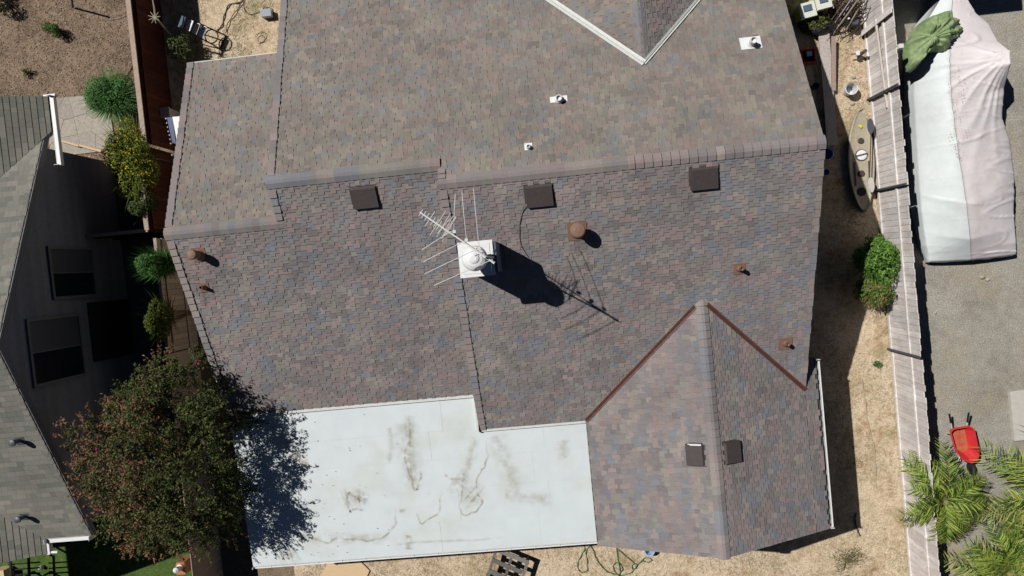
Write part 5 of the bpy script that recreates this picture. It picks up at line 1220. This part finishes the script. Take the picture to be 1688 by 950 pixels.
# green crumpled tarp on its upper corner
gp = [(1490, 120), (1487, 96), (1486, 78), (1498, 62), (1508, 46), (1524, 33), (1546, 25), (1562, 29), (1572, 42), (1579, 60), (1570, 68), (1562, 72), (1556, 84), (1547, 93), (1534, 92), (1520, 90), (1514, 100), (1504, 112), (1497, 122)]
gpo = resample([W(x, y, 1.0) for x, y in gp + gp[:1]], 121)[:-1]; gc = W(1540, 60, 1.75); mb = MB(); rings = 22; vs = []
for r_ in range(rings + 1):
    for k, p in enumerate(gpo):
        t = r_ / rings; q = gc.lerp(Vector((p.x, p.y, gc.z)), t); q.z = 1.80 - .50 * t ** 2.6 + .16 * noise.noise(Vector((q.x * 3.5, q.y * 3.5, 2))) * (.5 + t) + .06 * math.sin(k * .75 + 3 * noise.noise(q * 2)) * t + .10 * max(0, 1 - abs(noise.noise(q * 2.2)) * 7) - .10 * max(0, 1 - abs(noise.noise(q * 1.7 + Vector((5, 5, 0)))) * 6)
        if r_ == rings: q.z = 1.0 + .25 * noise.noise(q * 2)
        vs.append(q)
n_ = len(gpo); T = thing('green_tarp', 'crumpled green tarp thrown over the upper left corner of the white cover', 'tarp', (gc.x, gc.y, 1.2)); ORG[T.name] = Vector((gc.x, gc.y, 1.2))
mb.add(vs, [(r_ * n_ + k, (r_ + 1) * n_ + k, (r_ + 1) * n_ + (k + 1) % n_, r_ * n_ + (k + 1) % n_) for r_ in range(rings) for k in range(n_)]); part('tarp_sheet', mb, M_tarp_g, T, smooth=True)
# rocks on the gravel
for k, (x, y, s_) in enumerate([(1618, 457, .09), (1628, 461, .07), (1541, 516, .05), (1406, 128, .06), (1405, 171, .07)]):
    q = W(x, y, 0); mb = MB(); vs = []
    for i in range(6):
        ph = math.pi * i / 5
        for j in range(9):
            t = 2 * math.pi * j / 9; d3 = Vector((math.sin(ph) * math.cos(t), math.sin(ph) * math.sin(t) * .75, math.cos(ph) * .6)) * s_; d3 *= 1 + .4 * noise.noise(d3 * 12 + Vector((k, 0, 0))); vs.append((q.x + d3.x, q.y + d3.y, s_ * .4 + d3.z))
    mb.add(vs, [(i * 9 + j, (i + 1) * 9 + j, (i + 1) * 9 + (j + 1) % 9, i * 9 + (j + 1) % 9) for i in range(5) for j in range(9)])
    single('rock', mb, M_rock, ['larger pale rock, left of the pair below the tarp', 'smaller pale rock, right of the pair below the tarp', 'small brownish stone alone near the fence shadow', 'small pale stone just above the white bucket', 'small pale stone just below the white bucket'][k], 'rock', tuple(q))
# concrete slab at the right edge
mb = MB(); a = W(1664, 646, .1); b = W(1672, 727, .1); mb.prism([(a.x, a.y), (a.x + 1.5, a.y + .12), (b.x + 1.5, b.y), (b.x, b.y)], 0, .12); single('concrete_slab', mb, M_concrete, 'off white concrete slab cut by the right edge above the palm', 'slab', (a.x, a.y, 0))
# wheelbarrow
wb = thing('wheelbarrow', 'red wheelbarrow with grey handles on the gravel', 'wheelbarrow', W(1590, 735, 0))
zr, zb = .62, .34
rim = [(1567, 712), (1572, 707), (1598, 703), (1606, 708), (1614, 745), (1612, 757), (1602, 763), (1586, 757), (1575, 742)]
rimP = resample([W(x, y, zr) for x, y in rim + rim[:1]], 37)[:-1]; cc = sum(rimP, Vector()) / len(rimP); mb = MB(); n_ = len(rimP)
out = [Vector((cc.x + (p.x - cc.x) * 1.05, cc.y + (p.y - cc.y) * 1.05, zr)) for p in rimP]; out2 = [Vector((p.x, p.y, zr - .025)) for p in out]
r1 = [Vector((cc.x + (p.x - cc.x) * .95, cc.y + (p.y - cc.y) * .95, zr + .004)) for p in rimP]; r2 = [Vector((cc.x + (p.x - cc.x) * .62 - .02, cc.y + (p.y - cc.y) * .70 + .06, zb)) for p in rimP]
o3 = [Vector((cc.x + (p.x - cc.x) * .66 - .02, cc.y + (p.y - cc.y) * .73 + .06, zb - .01)) for p in rimP]
ringsL = [o3, out2, out, r1, r2]
mb.add([p for r_ in ringsL for p in r_], [(a_ * n_ + k, a_ * n_ + (k + 1) % n_, (a_ + 1) * n_ + (k + 1) % n_, (a_ + 1) * n_ + k) for a_ in range(4) for k in range(n_)] + [tuple(range(n_))[::-1]]); tray = part('tray', mb, M_red, wb, smooth=False)
mb = MB(); mb.face([p + Vector((0, 0, .002)) for p in r2]); part('tray_floor', mb, M_orange, tray)
for (x0, y0), (x1, y1), (x2, y2) in (((1583, 760), (1570, 712), (1565, 683)), ((1600, 762), (1592, 712), (1597, 681))):
    a, b, c2 = W(x0, y0, .30), W(x1, y1, .30), W(x2, y2, .62); mb = MB(); mb.tube([a, b, b.lerp(c2, .55)], .022, 8); part('handle', mb, M_offwhite, wb); mb = MB(); mb.tube([b.lerp(c2, .52), c2], .028, 8); part('grip', mb, M_black, wb)
    mb = MB(); mb.tube([b + Vector((0, -.1, -.02)), b + Vector((0, -.15, -.38))], .018, 7); part('leg', mb, M_steel, wb)
q = W(1601, 772, .2); mb = MB(); M = Matrix.Translation((q.x, q.y, .2)) @ Matrix.Rotation(math.pi / 2, 4, 'Y')
mb.lathe((0, 0, 0), [(.10, -.04), (.17, -.045), (.2, -.02), (.2, .02), (.17, .045), (.10, .04)], 20); mb.v = [tuple(M @ Vector(v)) for v in mb.v]; w_ = part('wheel', mb, M_black, wb)
# unseen shed added beyond the top edge to throw shade into the gravel yard
sh = thing('shade_casting_shed', 'unseen dark roofed shed added beyond the top edge to shade the gravel yard', 'shed', (12, 9.6, 0))
mb = MB(); mb.box((8.9, 7.1, 0), (12.2, 11, 2.4)); part('wall', mb, M_greywood, sh); mb = MB(); mb.box((8.7, 6.85, 2.402), (12.4, 11.2, 2.5)); part('roof', mb, M_dark, sh)
